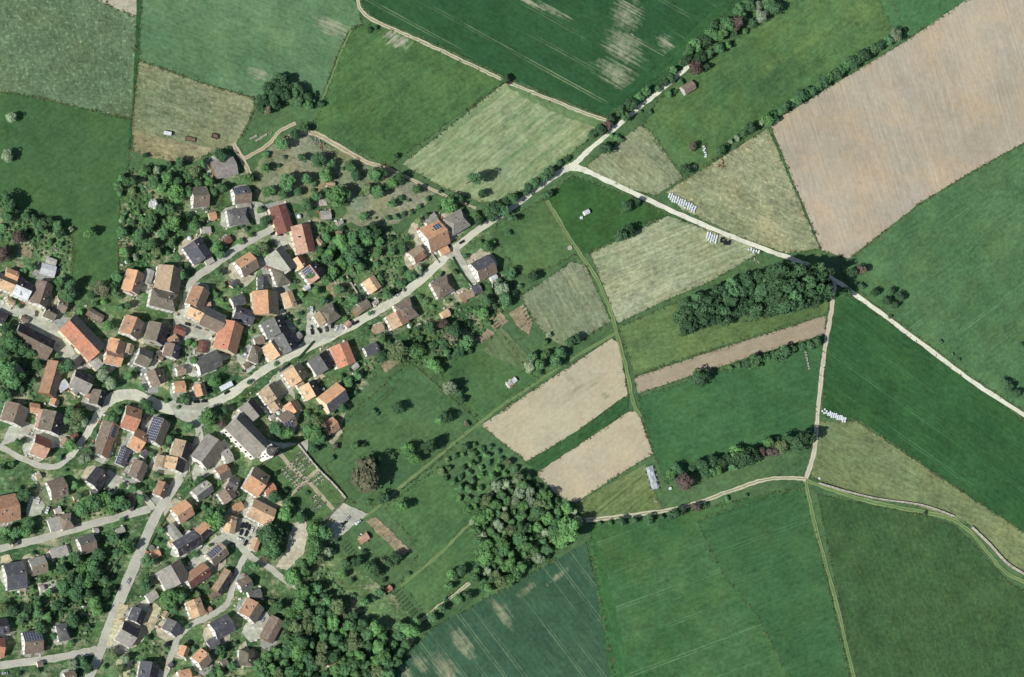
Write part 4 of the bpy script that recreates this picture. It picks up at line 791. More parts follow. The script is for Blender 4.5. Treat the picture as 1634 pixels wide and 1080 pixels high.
# --- the church: nave, choir, tower with spire
def church():
    eave, rise = 9, 8; A, B = P(377, 668, eave + rise), P(425, 716, eave + rise); B = A + (B - A)
    c = (A + B) / 2; c.z = 0; d = B - A; ang = math.atan2(d.y, d.x); L = d.length; hw = 8.2
    root = tag(empty('church', c, ang), 'white village church with grey nave roof and pointed tower', 'church')
    wb = bmesh.new(); wl, ww = L / 2 - .3, hw - .3
    for s in (-1, 1):
        quad(wb, [(-wl * s, -ww * s, 0), (wl * s, -ww * s, 0), (wl * s, -ww * s, eave), (-wl * s, -ww * s, eave)])
        quad(wb, [(wl * s, -ww * s, 0), (wl * s, ww * s, 0), (wl * s, ww * s, eave), (wl * s, 0, eave + rise * ww / hw), (wl * s, -ww * s, eave)])
    wcol = lin(WALLS['w'], 1.0); obj('wall', wb, M_WALL, root, (0, 0, 0), col=wcol)
    bb = bmesh.new(); side = -1
    M = Matrix.Rotation(-ang, 3, 'Z'); v = M @ (-DV); side = 1 if v.y > 0 else -1
    for k in range(6):
        x = -wl + (k + .5) * 2 * wl / 6; wbm = bmesh.new(); y = side * (ww + .02)
        box(wbm, x - .7, x + .7, y - .05, y + .05, 2.5, 6.2, 0)
        pts = [(x + .7 * math.cos(q * math.pi / 6), y + side * .05, 6.2 + .7 * math.sin(q * math.pi / 6)) for q in range(7)]
        f = wbm.faces.new([wbm.verts.new(p) for p in pts]); obj('window', wbm, M_GLASS, root)
        bu = bmesh.new(); xb = -wl + k * 2 * wl / 6; box(bu, xb - .4, xb + .4, min(side * ww, side * (ww + 1.3)), max(side * ww, side * (ww + 1.3)), 0, 5.5); box(bu, xb - .4, xb + .4, min(side * ww, side * (ww + .7)), max(side * ww, side * (ww + .7)), 5.5, 7.6); obj('buttress', bu, M_WALL, root, col=wcol)
    rb = bmesh.new(); cl = rb.loops.layers.float_color.new('Col'); g = lin((152, 148, 138), KR)
    for s in (-1, 1):
        for up in (.25, 0): quad(rb, [(-L / 2, 0, eave + rise + up), (-L / 2, s * hw, eave + up), (L / 2, s * hw, eave + up), (L / 2, 0, eave + rise + up)])
        quad(rb, [(-L / 2, s * hw, eave), (L / 2, s * hw, eave), (L / 2, s * hw, eave + .25), (-L / 2, s * hw, eave + .25)])
        for x in (-L / 2, L / 2): quad(rb, [(x, 0, eave + rise), (x, s * hw, eave), (x, s * hw, eave + .25), (x, 0, eave + rise + .25)])
    for f in rb.faces:
        for l in f.loops: l[cl] = g
    obj('roof', rb, M_ROOF, root)
    # tower at the south-east end
    tx = L / 2 + 2.9; a = 3.3; th = 21; tb = bmesh.new(); box(tb, tx - a, tx + a, -a, a, 0, th); box(tb, tx - a - .25, tx + a + .25, -a - .25, a + .25, th, th + .5); box(tb, tx - a - .12, tx + a + .12, -a - .12, a + .12, 13, 13.3)
    tower = obj('tower', tb, M_WALL, root, col=wcol)
    for z in (16.5, 10, 5):
        for ax in range(4):
            q = Matrix.Translation((tx, 0, 0)) @ Matrix.Rotation(ax * math.pi / 2, 4, 'Z'); b = bmesh.new()
            for o_ in (-1.1, 1.1) if z > 12 else (0,):
                box(b, o_ - .55, o_ + .55, -a - .06, -a + .05, z - 1.2, z + 1.2, 0, q); f = b.faces.new([b.verts.new(q @ Vector((o_ + .55 * math.cos(k * math.pi / 6), -a - .06, z + 1.2 + .55 * math.sin(k * math.pi / 6)))) for k in range(7)])
            obj('belfry_opening', b, M_GLASS, tower)
    sp = bmesh.new(); cl = sp.loops.layers.float_color.new('Col'); n = 8; zt = th + 14; ring = [sp.verts.new((tx + 3.9 * math.cos(math.pi / 8 + k * math.pi / 4), 3.9 * math.sin(math.pi / 8 + k * math.pi / 4), th + .5)) for k in range(n)]
    top = sp.verts.new((tx, 0, zt))
    for k in range(n): sp.faces.new([ring[k], ring[(k + 1) % n], top])
    for f in sp.faces:
        for l in f.loops: l[cl] = lin((96, 94, 92), KR)
    spire = obj('spire', sp, M_ROOF, tower)
    cb = bmesh.new(); box(cb, tx - .07, tx + .07, -.07, .07, zt - .2, zt + 1.8); box(cb, tx - .5, tx + .5, -.06, .06, zt + .9, zt + 1.05); obj('cross', cb, M_METAL, spire)
    db = bmesh.new(); box(db, tx - .9, tx + .9, side * a - .06, side * a + .06, 0, 2.8); obj('door', db, M_WOOD, tower)
    for i in range(8): FOOT.append((370 + i * 7, 690 + i * 6, 20))
church()

# paved and gravelled ground round the houses
APM = [field_mat((206, 200, 180), (170, 166, 148), 0, .1, .3, .7, .8), field_mat((188, 184, 172), (152, 150, 140), 0, .1, .3, .7, .8), field_mat((204, 186, 158), (160, 148, 120), 0, .1, .3, .7, .9, .2), field_mat((128, 140, 108), (92, 116, 80), 0, .1, .4, .9, 1, .3)]
ra = random.Random(21)
for bx_, by_, L_, W_, an, kd in HBASE:
    if not (bx_ < 800 and by_ > 240) or kd == 'shed' and ra.random() < .6 or ra.random() < .06: continue
    n_ = 12; sx_ = ra.uniform(1.1, 1.5); sy_ = ra.uniform(1.1, 1.65); ox, oy = ra.uniform(-.22, .22) * L_, ra.uniform(-.3, .3) * W_
    pts = []
    for q in range(n_):
        a_ = 2 * math.pi * q / n_; k_ = ra.uniform(.85, 1.12) / max(abs(math.cos(a_)), abs(math.sin(a_))) ** .8; u, v = math.cos(a_) * k_ * sx_ * L_ / 2 + ox, math.sin(a_) * k_ * sy_ * W_ / 2 + oy
        pts.append((bx_ + u * math.cos(an) - v * math.sin(an), by_ + u * math.sin(an) + v * math.cos(an)))
    APRON[0] += .003; sheet('paved_yard', pts, ra.choice(APM), z=APRON[0], amp=.8, step=4)

# clutter of the yards and terraces: nobody could count it
CLUT = attr_mat('yard_clutter', 'attr', .1, .8); cb_ = bmesh.new(); cc_ = cb_.loops.layers.float_color.new('Col')
for bx_, by_, L_, W_, an, kd in HBASE:
    if not (bx_ < 830 and by_ > 240): continue
    for q in range(ra.randint(5, 13)):
        u, v = ra.choice((-1, 1)) * L_ * ra.uniform(.5, .72), ra.uniform(-.8, .8) * W_
        if ra.random() < .5: u, v = ra.uniform(-.7, .7) * L_, ra.choice((-1, 1)) * W_ * ra.uniform(.5, .75)
        x, y = bx_ + u * math.cos(an) - v * math.sin(an), by_ + u * math.sin(an) + v * math.cos(an)
        if any(math.hypot(x - p_[0], y - p_[1]) < p_[2] / 2 + 1 for p_ in ROADPTS) or any(math.hypot(x - fx, y - fy) < fr * .9 for fx, fy, fr in FOOT): continue
        c = P(x, y, 0); s_ = ra.choice((.3, .4, .5, .7, .9)); Mc = Matrix.Translation((c.x, c.y, -.3)) @ Matrix.Rotation(an + ra.choice((0, .3, 1.2)), 4, 'Z'); n0 = len(cb_.faces)
        box(cb_, -s_, s_, -s_ * ra.uniform(.5, 1), s_ * .7, 0, ra.uniform(.6, 1.2), 0, Mc); cb_.faces.ensure_lookup_table()
        k_ = lin(ra.choice(((232, 232, 226), (228, 224, 210), (205, 196, 176), (150, 124, 100), (186, 120, 96), (70, 74, 80), (120, 124, 126))), 1.2)
        for f in cb_.faces[n0:]:
            for l in f.loops: l[cc_] = k_
tag(obj('yard_clutter', cb_, CLUT, loc=(0, 0, 0)), 'scattered boxes, pots and furniture standing in the village yards', 'yard clutter', kind='stuff')
# ================================================================ plants
LM += [(438, 700, 'the church'), (300, 650, 'the village crossing'), (130, 540, 'the huge red barn'), (55, 545, 'the longest dark barn'), (77, 425, 'the white metal shed'), (40, 400, 'the sand plot'),
       (245, 325, 'the white blossoming tree'), (360, 268, 'the grey field barn'), (320, 325, 'the brown roofed north house'), (310, 400, 'the slate lane house'), (445, 350, 'the brick-red barn'), (440, 290, 'the bare orchard ground'),
       (520, 320, 'the cream orchard tarpaulin'), (520, 345, 'the orchard garden shed'), (620, 300, 'the orchard track'), (590, 455, 'the lone peach house'), (695, 375, 'the biggest orange house'), (733, 355, 'the grey hipped house'), (775, 430, 'the charcoal house with dormers'),
       (708, 455, 'the brown bungalow'), (650, 500, 'the peach house with terraces'), (595, 560, 'the slate hut with white end'), (712, 500, 'the small peach hut'), (742, 470, 'the timber hut'), (825, 510, 'the sandy plots'), (816, 610, 'the pair of flat shelters'),
       (915, 265, 'the pale road junction'), (935, 340, 'the white paddock shelter'), (910, 395, 'the round cream tank'), (1100, 138, 'the hut on the field road'), (1230, 197, 'the tan field corner'), (1440, 55, 'the blossoming hedge tree'), (1124, 240, 'the meadow bales'), (1330, 450, 'the shaded track junction'),
       (1290, 575, 'the log row'), (1288, 765, 'the four-way track crossing'), (1038, 760, 'the grey silage clamp'), (1600, 620, 'the pale road\'s right end'), (770, 680, 'the bare field corner'), (905, 845, 'the wood\'s big end tree'),
       (535, 850, 'the cemetery car park'), (480, 760, 'the cemetery paths'), (620, 855, 'the bare brown plot'), (620, 938, 'the brick-red allotment hut'), (470, 870, 'the pale sandy yard'), (410, 820, 'the wide salmon roof'), (405, 970, 'the two-tone house'), (440, 1005, 'the mauve-brown barn'),
       (272, 1000, 'the charcoal house at the bend'), (205, 1010, 'the new slate house'), (28, 920, 'the blue-slate house'), (140, 868, 'the last grey house of the row'), (105, 832, 'the hipped grey house'), (155, 765, 'the black roofed house'), (65, 710, 'the salmon house in the loop'), (30, 660, 'the brown house on the left'),
       (115, 615, 'the grey house on the bend'), (210, 450, 'the orange left house'), (200, 396, 'the square vegetable plot'), (265, 485, 'the big white house'), (345, 600, 'the dark grey barn'), (250, 740, 'the olive tan roof'), (370, 1045, 'the sandy lower terrace'), (52, 1025, 'the lower panel house'), (505, 235, 'the junk heap'), (440, 150, 'the dark meadow clump')]
def many(s, k='g', h=1.0):
    for q in s.split():
        v = q.split(','); kk = v[3] if len(v) > 3 else k; plant(float(v[0]), float(v[1]), float(v[2]), kk, float(v[4]) if len(v) > 4 else h)
many('12,248,8,p 18,187,7,p 245,325,8,w 8,324,13 24,332,8,d 42,345,8 54,350,7,d 45,338,6 66,358,8 79,352,7,v 91,360,8 96,372,7,d 72,368,6 60,368,6 28,378,9,r 5,405,10,r 142,371,10,b 113,366,6,p 50,425,6 38,432,6 62,380,5 40,372,6 10,345,9 5,362,8 80,385,6 96,390,5')
many('112,458,9,v,1.3 112,474,8,v 163,462,12,t 190,492,6 172,520,8,b 182,456,8 32,488,6 8,525,12,d 18,545,12 5,562,10,d 36,556,9 50,563,8 92,566,7 25,566,8,d 10,590,14 22,610,13 34,602,9 60,581,9,d 106,584,11,v 8,628,10 32,622,8 165,598,12,p 177,612,9,p 166,588,8 112,656,8 122,666,12,o 131,672,9,p 106,670,7 177,665,8 187,656,6 194,652,5')
many('205,290,9 211,305,8,o 230,273,10,b 250,271,7,p 266,285,10,b 284,290,9,v 301,283,9 316,291,9 281,308,11,b 300,305,9 269,262,7,v 232,248,5,d 286,259,9,v 321,262,6 352,248,9,v 354,300,9 341,306,7 335,289,8,b 194,285,6 189,296,7 191,309,7 246,291,9 257,301,8,b 310,275,8,o 328,280,6')
many('276,355,13,b 291,350,8,v 262,372,9,v 241,351,9 256,335,8,v 199,340,5 213,355,7,d 221,375,9,v 195,371,8 239,390,9 250,402,8,o 246,412,6 268,402,6 285,412,6 236,365,8,d 310,360,7 204,414,7 217,410,6,p 345,396,10,b 352,406,8 187,442,9 180,462,8 191,472,7 227,350,7 300,345,7 322,352,6 228,402,7,o 275,388,6')
many('449,231,10 424,247,8 455,250,3,d 482,251,7,d 445,264,4,d 423,267,9,b 508,255,12,v 530,262,9 519,278,11,b 488,284,9 460,291,14 500,293,7 429,306,9,b 475,306,8 450,310,7 397,284,9,b 407,285,6,d 535,283,4,d 561,268,8 567,280,7,v 547,269,3 536,313,16,b 520,305,8 551,310,10,v 505,313,8 490,326,8 500,304,5 494,333,6 415,335,6 400,355,5 470,215,8,d')
many('557,263,8 597,279,12 611,276,8,d 637,284,12,d 625,293,10,b 601,306,12 613,300,8,v 585,302,9,o 629,323,8 621,325,7 639,316,5 651,320,5 665,302,7 682,317,5 668,329,5 656,338,6 643,342,6,v 632,346,6 618,348,5 599,348,4 581,346,7 716,326,13,b 729,316,10,v 699,331,4 702,306,4,d 577,309,6,o')
many('757,285,10,v,2.2 630,249,7,d 770,309,9,d 522,380,9 541,385,12,b 561,381,10 581,371,11,v 600,373,11,d 586,386,10,b 605,386,9 551,396,10 570,399,10,v 531,396,9 516,391,7 621,381,7 501,396,7 545,366,7,d 596,362,9,d 625,401,9 600,421,7 561,411,10,v 546,419,9,b 521,411,8 511,426,7 532,431,9,b 642,396,8 655,440,9,v 640,452,8 668,430,7,p 615,415,6 575,425,7 560,430,6 618,470,7')
many('790,331,11,d 806,322,11,d 816,318,9 801,336,10,v 778,336,9 841,302,8,d 853,292,8,v 868,283,8,v 879,274,8,d 893,260,8,v 904,253,7,d 765,353,9,d 786,346,9,d 758,342,8,b 874,310,7,d 818,348,7,v 810,372,7,v 787,386,6,b 776,393,7 766,386,6 1000,330,11,d 1016,322,9,d 990,375,11,d,1.4 1003,369,9,d 967,236,9,d 976,231,6,d 984,218,6 945,213,8,d 957,206,12,d 970,200,9,r 975,216,6,b 990,222,5')
many('1195,5,9,v 1210,10,10,p 1225,5,9 1215,26,12,p 1236,12,10,v 1200,36,9,d 1184,26,10 1175,36,11,r 1160,41,11 1150,56,12,b 1170,51,9,d 1136,55,10 1125,66,11,d 1110,71,10 1146,76,10,v 1161,71,8,b 1130,86,10 1116,91,12,d 1100,81,9 1095,96,10,d 1110,106,10,r 1126,106,8,d 1075,111,9 1086,100,8,v 1060,131,8,d 1050,141,7 1070,125,7,v 1066,149,7 1076,146,6 1086,131,6 990,176,12 1006,166,11,d 1000,186,10,v 1020,155,8 1031,146,7 974,190,8,d 1038,178,4 1022,177,4 1140,40,8,v 1190,50,7,b 1180,15,9')
many('1225,191,9,b 1236,183,8,v 1214,196,6,p 1246,178,8 1260,166,8,d 1275,156,9,v 1286,150,9 1301,140,7,p 1196,204,9,d 1176,220,7,p 1166,226,6,p 1320,125,9,b 1335,118,8,v 1346,108,9 1356,102,8,d 1366,96,11,p 1378,88,10,d 1386,80,8,p 1400,75,6 1411,70,6,b 1430,55,12,p 1442,48,7,d 1290,143,6 1248,172,6 1105,234,8,t 1095,270,9,d 1107,267,5,p 1416,62,6')
many('1360,434,10,d,1.4 1374,431,8,r 1349,466,9,d 1375,456,7,d 1396,466,7,d 1421,466,8,d 1415,480,8,d 1428,486,8,d 1435,474,7,d 1610,618,10,d 1622,628,9,d 1602,610,6,v 1630,551,7,d 1530,574,4 1520,565,3 1500,545,4,v 1420,505,5,v')
many('1237,190,7 1252,172,8,v 1268,160,7 1281,152,8,d 1294,146,8,v 1307,136,8 1314,130,8,d 1328,122,8 1340,113,8,v 1351,105,8 1361,99,9,d 1371,92,8 1382,84,8,v 1393,78,7 1404,72,7,d 1418,64,7,v 1186,212,7,v 1205,200,7 1150,240,6,v 1160,232,6,d')
many('1116,603,14,d 1126,597,9,v 1166,587,5,b 1178,583,7 1191,580,8,v 1206,576,9 1222,570,9,v 1236,568,8 1250,562,9,v 1265,558,8 1280,554,8,v 1291,550,7 1303,545,8,d 1213,581,6 1243,573,6 1197,587,5')
many('1080,748,9,v 1072,757,7,b 1092,766,13,r 1104,745,7,v 1120,742,10,v 1136,735,12,d 1151,740,10,d 1146,751,9,b 1126,756,9 1161,733,8,d 1186,731,14,d 1200,725,13,d 1176,721,9,b 1216,722,10,r 1231,720,10,r 1246,714,12,o,1.3 1256,701,12,d,1.4 1271,709,14,d,1.4 1281,699,12,d,1.7 1292,698,12,d,1.8 1226,704,9,b 1240,700,8,d 1170,745,8 1135,752,8')
many('990,833,7,v 1010,831,6 1035,829,8,v 1056,826,7,d 1075,820,12,d 1087,815,8,d 1111,809,9,r 1123,806,7,d 974,834,6 956,835,6,v 1190,790,4 1160,795,4 1476,819,5,d')
many('905,846,20,b 892,858,12,b 584,758,20,t 604,735,9,d 566,711,9 579,709,6,d 650,716,11,b 661,731,10,b 686,712,11,d,1.3 611,796,9,d 640,809,10,b 588,800,5 635,651,11,d 596,656,5 602,660,3,d 700,671,8,b 711,666,9,d 745,676,7,t 718,618,11,p 731,626,8,v 736,638,6,d 700,590,8,b 690,580,9,b 664,560,17,b 635,564,14,o 690,553,8 706,546,9,v 720,541,13,t 744,546,13 735,561,9,d 750,560,7,d 707,516,9,r 726,531,12,d 850,441,9,d 815,436,9,v 830,456,6 820,470,7 806,478,9,v 800,461,9,p 790,490,6 776,480,8 771,500,8,b 760,500,7,v 745,516,7 726,516,7,d 911,546,9,v 920,540,7,d 850,571,9,v 860,581,9 870,566,8,b 886,576,9 893,563,8,v 845,585,9,p 860,594,7 880,585,6,b 870,546,6 876,535,6,p 783,465,7 812,455,7,v')
many('331,664,14,b 346,664,12,v 352,676,8,r 441,755,6,d 490,786,5,d 455,782,6,d 459,690,9,b 450,686,10 440,684,9,v 500,690,14,b 494,686,12 511,700,12,v 506,676,9,o 516,680,9,r 500,716,9,v 535,712,6,t 530,731,6,v 395,692,6 300,705,6 270,700,8,v 263,712,7 278,690,6,d')
many('429,856,14,v 435,876,13 426,891,10,t 441,851,11,v 455,820,10,b 480,826,8,v 500,846,10,b 516,851,12,v 501,871,12,b 496,891,12,b 481,901,9 466,921,12,b 511,891,9,o 536,861,6,d 531,881,7 551,900,8,v 546,916,8,b 556,896,7,d 478,937,8,b 455,850,8,d 485,912,9,b 522,880,9,p')
many('590,905,10 600,911,9,v 570,896,9,d 611,896,8,o 560,926,7 580,880,5,d 632,890,9,d 622,897,7,d 720,916,9,b 736,911,9,d 726,921,7,d 770,886,7,d 716,936,7 746,951,9,d 731,956,7 705,970,7 690,985,7 665,992,8 656,1006,14,b 641,1001,11 612,925,6,d 605,945,7,v 595,955,6 580,960,7 652,915,4 710,958,6')
many('100,906,9,d 120,891,10 131,906,11,b 146,901,10 156,886,9,v 111,926,11 126,926,11,d 141,926,11,b 151,916,9,v 162,890,8 100,936,10 121,946,10,v 141,946,10,d 150,961,12,b 156,976,10,b 90,966,10,v 100,960,8,d 115,991,9,v 40,981,8 46,970,8,d 60,978,7 33,990,7 85,1016,7 140,1001,7,v 170,945,7,d 80,945,7 165,925,8,v 20,975,7,d 75,985,7,b')
many('10,846,9,b 5,856,10 16,861,8 41,846,9,b 46,836,7 150,801,12 166,796,12,b 181,806,10 141,806,8,d 191,801,10 126,791,7 131,811,9 176,816,8,b 201,806,8,v 120,775,6 30,795,7 41,790,9,v 55,776,6 30,780,6 30,705,6,d 195,830,6 115,1060,9,p 131,1056,9,v 141,1066,9,d 200,1052,7,p 30,1076,6 60,1071,5 190,1068,8,o')
many('270,956,12,b 285,951,13 276,971,9,v 261,961,8,o 266,900,5 236,896,9,v 200,876,10,b 190,881,10 211,870,9,d 345,831,13,b 338,821,9 351,816,9,v 345,926,6 371,1063,9,v 350,1073,8,b 340,1076,7 426,1048,10,b 415,1061,9 441,1041,10,b 300,1000,4 335,870,5,d 283,650,4 233,645,9,v 240,655,7 330,745,6 350,770,7,b 345,815,7 205,760,6 212,780,7 195,775,6,b 230,780,6 243,775,7 220,705,5 240,725,6,b 270,740,4 250,758,7 225,795,6 100,710,4 135,730,9,p 148,712,8,p 142,720,9 152,690,5,v 305,960,5,v 330,935,6 300,900,4')
many('296,636,9,v 285,638,5,v 318,633,5 205,600,6,b 216,590,5 266,640,4 290,600,4,b 310,575,6,b 300,545,8,b 312,550,6,b 345,470,7 352,480,8,b 340,465,6 355,455,6,o 362,490,5 330,500,4,b 480,470,7,b 470,450,6,d 505,465,8,b 515,480,6,v 455,480,5,v 450,515,4 472,515,5,b 478,500,5,v 398,500,6,v 400,530,6,b 412,560,5 385,560,6,b 398,610,4,d 385,640,5,d 440,580,5 495,440,7,b 520,445,8,b 530,440,7 505,415,7,b 545,445,6 510,400,7 525,405,8,b 420,395,9,o 410,400,8,v 425,405,8,b 430,390,6 385,385,7,b 400,375,6 375,365,6,b 385,360,5 393,365,6,v 560,575,6,b 545,600,7,b 555,610,8 570,600,6 560,590,5,d 530,655,6,b 510,650,6,d 500,665,7,b 490,660,6 590,500,5 605,470,5,d 640,430,6,v 580,410,6 680,345,7,v 668,352,6,o 650,380,6 670,360,4 715,480,5,b 690,490,6,b 680,480,5 665,525,6 670,540,6 650,530,4 620,545,8,d 610,540,7')
# dark pair in the meadow at the top, with low scrub
many('440,133,11,d,1.1 450,128,10,d,1.1 460,140,9,d 445,145,10,d 430,150,10,v 432,162,9,d 470,150,9,v 480,145,9,d 490,155,8,d 500,160,8,v 425,175,8,t 440,168,7,d 478,158,8 505,168,6,d 485,205,8,d 590,47,7,d 600,44,5,d 806,125,6,d 812,130,7,r 800,131,6,d')
many('420,160,9,d 415,172,8,v 455,150,10,d 470,140,9,v 445,125,10,d 500,150,7,v 512,165,6,d 428,140,9,d 436,158,9,v 492,168,7 475,165,6')
VILL = [(195, 290), (330, 290), (430, 330), (640, 385), (760, 400), (830, 470), (740, 560), (600, 570), (540, 700), (480, 720), (500, 800), (470, 930), (420, 1010), (420, 1075), (0, 1075), (0, 440), (112, 450), (185, 452)]
rv = random.Random(31); nv = 0
while nv < 100:
    x, y = rv.uniform(0, 830), rv.uniform(290, 1075); r = rv.choice((4.5, 5, 5.5, 6, 6.3, 7.2, 8.2, 9)); h_ = r * .45
    bx_, by_ = x - h_ * .94, y + h_ * .44
    if not inside(x, y, VILL) or any(math.hypot(bx_ - fx, by_ - fy) < fr + r * .55 for fx, fy, fr in FOOT) or any(math.hypot(bx_ - q[0], by_ - q[1]) < q[2] / 2 + r * .6 for q in ROADPTS) or any(math.hypot(x - q[0], y - q[1]) < (r + q[2]) * .7 for q in PLANTS): continue
    if any(abs(x - cx_) < 14 and abs(y - cy_) < 14 for cx_, cy_ in ((392, 850), (470, 865), (468, 885), (478, 845), (500, 770), (512, 530), (455, 712), (475, 702))) or inside(x, y, [(418, 742), (475, 706), (556, 797), (505, 842)]): continue
    plant(x, y, r, rv.choice('gbvdogvgb')); nv += 1
# the two woods and the orchard wood: crowns that nothing tells apart
WOODE = [(1084, 485), (1110, 476), (1160, 456), (1212, 440), (1262, 424), (1300, 428), (1318, 442), (1318, 460), (1306, 480), (1250, 492), (1190, 503), (1140, 518), (1095, 522), (1082, 502)]
NE_ = ('tall tree crowded into the dark wood beside the pale road', 'trees of the dark wood by the pale road')
for i, (x, y, r) in enumerate(scatter(WOODE, 13, (11.5, 17), 3)): plant(x, y, r, random.Random(i).choice('ddvddvd'), 2.7 if x > 1235 else 1.4, NE_)
WOODC = [(775, 795), (800, 768), (838, 752), (862, 775), (885, 795), (915, 815), (925, 838), (880, 885), (820, 925), (775, 940), (757, 922), (765, 870), (752, 830)]
NC_ = ('leafy tree packed into the wood below the pale bare fields', 'trees of the wood below the bare fields')
for i, (x, y, r) in enumerate(scatter(WOODC, 12, (5.5, 12.5), 5)): plant(x, y, r, random.Random(i + 50).choice('gbgbgbop'), random.Random(i).uniform(.8, 1.2), NC_)
ORCH = [(696, 752), (722, 722), (765, 702), (800, 722), (832, 750), (800, 765), (770, 792), (748, 822), (735, 800), (712, 770)]
NO_ = ('small round tree in the loose plantation above the wood', 'trees of the loose plantation')
for i, (x, y, r) in enumerate(scatter(ORCH, 12.5, (4.6, 8), 6)): plant(x, y, r, random.Random(i + 70).choice('gbgvgo'), 1.0, NO_)
WOODS = [(478, 945), (505, 938), (545, 968), (590, 1000), (640, 1008), (650, 1030), (632, 1060), (612, 1095), (405, 1095), (420, 1068), (452, 1030), (458, 985), (468, 958)]
NS_ = ('broad tree packed into the wood at the bottom of the village', 'trees of the wood at the bottom edge')
for i, (x, y, r) in enumerate(scatter(WOODS, 15, (7.5, 15), 8)): plant(x, y, r, random.Random(i + 90).choice('gvgbbvgo'), random.Random(i).uniform(.8, 1.3), NS_)
build_plants()
# shrubs and undergrowth nobody could count: one mesh of leaf clumps in the gardens and under the woods
def undergrowth(name, polys, gap, rr, label, seed, tones):
    r = random.Random(seed); bm = bmesh.new(); cl = bm.loops.layers.float_color.new('Col')
    org = P(*polys[0][0]); org.z = 0; cnt = 0
    for poly in polys:
        for x, y, rad in scatter(poly, gap, rr, seed + len(poly)):
            if any((x - fx) ** 2 + (y - fy) ** 2 < (fr + rad + 1) ** 2 for fx, fy, fr in FOOT): continue
            c = P(x, y, 0) - org; rm = rad * S; jj = r.uniform(.8, 1.15); col = lin(tuple(v * jj for v in TC[r.choice(tones)]), .62); cnt += 1
            for i in range(int(24 + rad * 7)):
                n = Vector((r.gauss(0, 1), r.gauss(0, 1), abs(r.gauss(.3, .8)))).normalized(); p = c + Vector((n.x * rm, n.y * rm, n.z * rm * .8)) * r.uniform(.55, 1.1)
                n2 = (n + Vector((r.uniform(-.7, .7), r.uniform(-.7, .7), r.uniform(-.2, .7)))).normalized(); t = Matrix.Rotation(r.uniform(0, 6.28), 3, n2) @ n2.orthogonal().normalized(); b = n2.cross(t); s = r.uniform(.3, .6)
                f = bm.faces.new([bm.verts.new(p + t * s), bm.verts.new(p + b * s * .7), bm.verts.new(p - t * s), bm.verts.new(p - b * s * .7)])
                for l in f.loops: l[cl] = col
    tag(obj(name, bm, M_LEAFC, loc=org), label, 'shrubs', kind='stuff')
M_LEAFC = leaf_light(attr_mat('shrub_leaves', 'attr', .5, 1.1, .8))
ROADS = [(300, 650), (245, 640), (200, 630)]
GARD = [[(195, 330), (230, 300), (300, 335), (290, 380), (300, 420), (245, 425), (200, 425), (190, 380)], [(5, 335), (60, 350), (110, 375), (105, 440), (60, 405), (20, 385), (0, 380)], [(500, 345), (560, 365), (650, 372), (690, 345), (655, 395), (640, 440), (600, 440), (560, 470), (520, 430), (500, 380)], [(0, 500), (30, 520), (20, 560), (70, 575), (60, 640), (0, 640)], [(100, 780), (135, 790), (200, 770), (228, 800), (150, 825), (100, 840)], [(90, 870), (170, 850), (205, 840), (180, 930), (150, 985), (80, 985), (60, 930)], [(20, 945), (90, 950), (150, 990), (140, 1025), (20, 1000)], [(290, 760), (345, 760), (380, 800), (370, 820), (330, 830)], [(640, 520), (680, 500), (760, 490), (780, 470), (810, 440), (830, 470), (760, 540), (700, 590), (650, 580), (630, 550)], [(540, 590), (590, 560), (610, 570), (560, 630), (545, 620)], [(480, 930), (500, 900), (520, 905), (560, 960), (580, 985), (540, 960)], [(215, 1040), (250, 1010), (270, 1040), (255, 1060), (190, 1080)], [(330, 1045), (385, 1030), (385, 1080), (330, 1085)], [(230, 560), (300, 545), (310, 570), (290, 585)], [(400, 690), (420, 740), (440, 790), (390, 750), (375, 720)], [(205, 268), (330, 266), (320, 290), (240, 300), (190, 310)], [(560, 470), (580, 440), (640, 440), (650, 460), (600, 490)], [(310, 900), (360, 940), (310, 950), (260, 965), (260, 940)]]
undergrowth('garden_shrubbery', GARD, 6.5, (1.3, 3.4), 'low mixed shrubs and perennials growing in the village gardens', 11, 'gbvdopg')
undergrowth('woodland_undergrowth', [WOODE, WOODC, WOODS], 7.5, (3.5, 6.5), 'dense low undergrowth filling the ground of the woods', 12, 'dvvgo')

# ragged weeds along the field edges
rw = random.Random(77); bm = bmesh.new(); cl = bm.loops.layers.float_color.new('Col')
for pts in EDGES:
    for i in range(len(pts)):
        a, b = pts[i], pts[(i + 1) % len(pts)]; Ld = math.dist(a, b)
        for q in range(int(Ld / 3.2)):
            t_ = rw.random(); x, y = a[0] + (b[0] - a[0]) * t_ + rw.gauss(0, 1.1), a[1] + (b[1] - a[1]) * t_ + rw.gauss(0, 1.1)
            if not (-5 < x < 1640 and -5 < y < 1085) or any(math.hypot(x - p_[0], y - p_[1]) < p_[2] / 2 + 1 for p_ in ROADPTS): continue
            c = P(x, y, -.1); jj = rw.uniform(.8, 1.15); col = lin(tuple(v * jj for v in rw.choice(((84, 112, 70), (112, 124, 84), (70, 100, 62), (140, 140, 104)))), 1.0)
            for k in range(rw.randint(3, 8)):
                p = c + Vector((rw.gauss(0, .5), rw.gauss(0, .5), rw.uniform(0, .35))); n2 = Vector((rw.gauss(0, .5), rw.gauss(0, .5), 1)).normalized(); t1 = Matrix.Rotation(rw.uniform(0, 6.28), 3, n2) @ n2.orthogonal().normalized(); b1 = n2.cross(t1); s_ = rw.uniform(.2, .5)
                f = bm.faces.new([bm.verts.new(p + t1 * s_), bm.verts.new(p + b1 * s_ * .7), bm.verts.new(p - t1 * s_), bm.verts.new(p - b1 * s_ * .7)])
                for l in f.loops: l[cl] = col
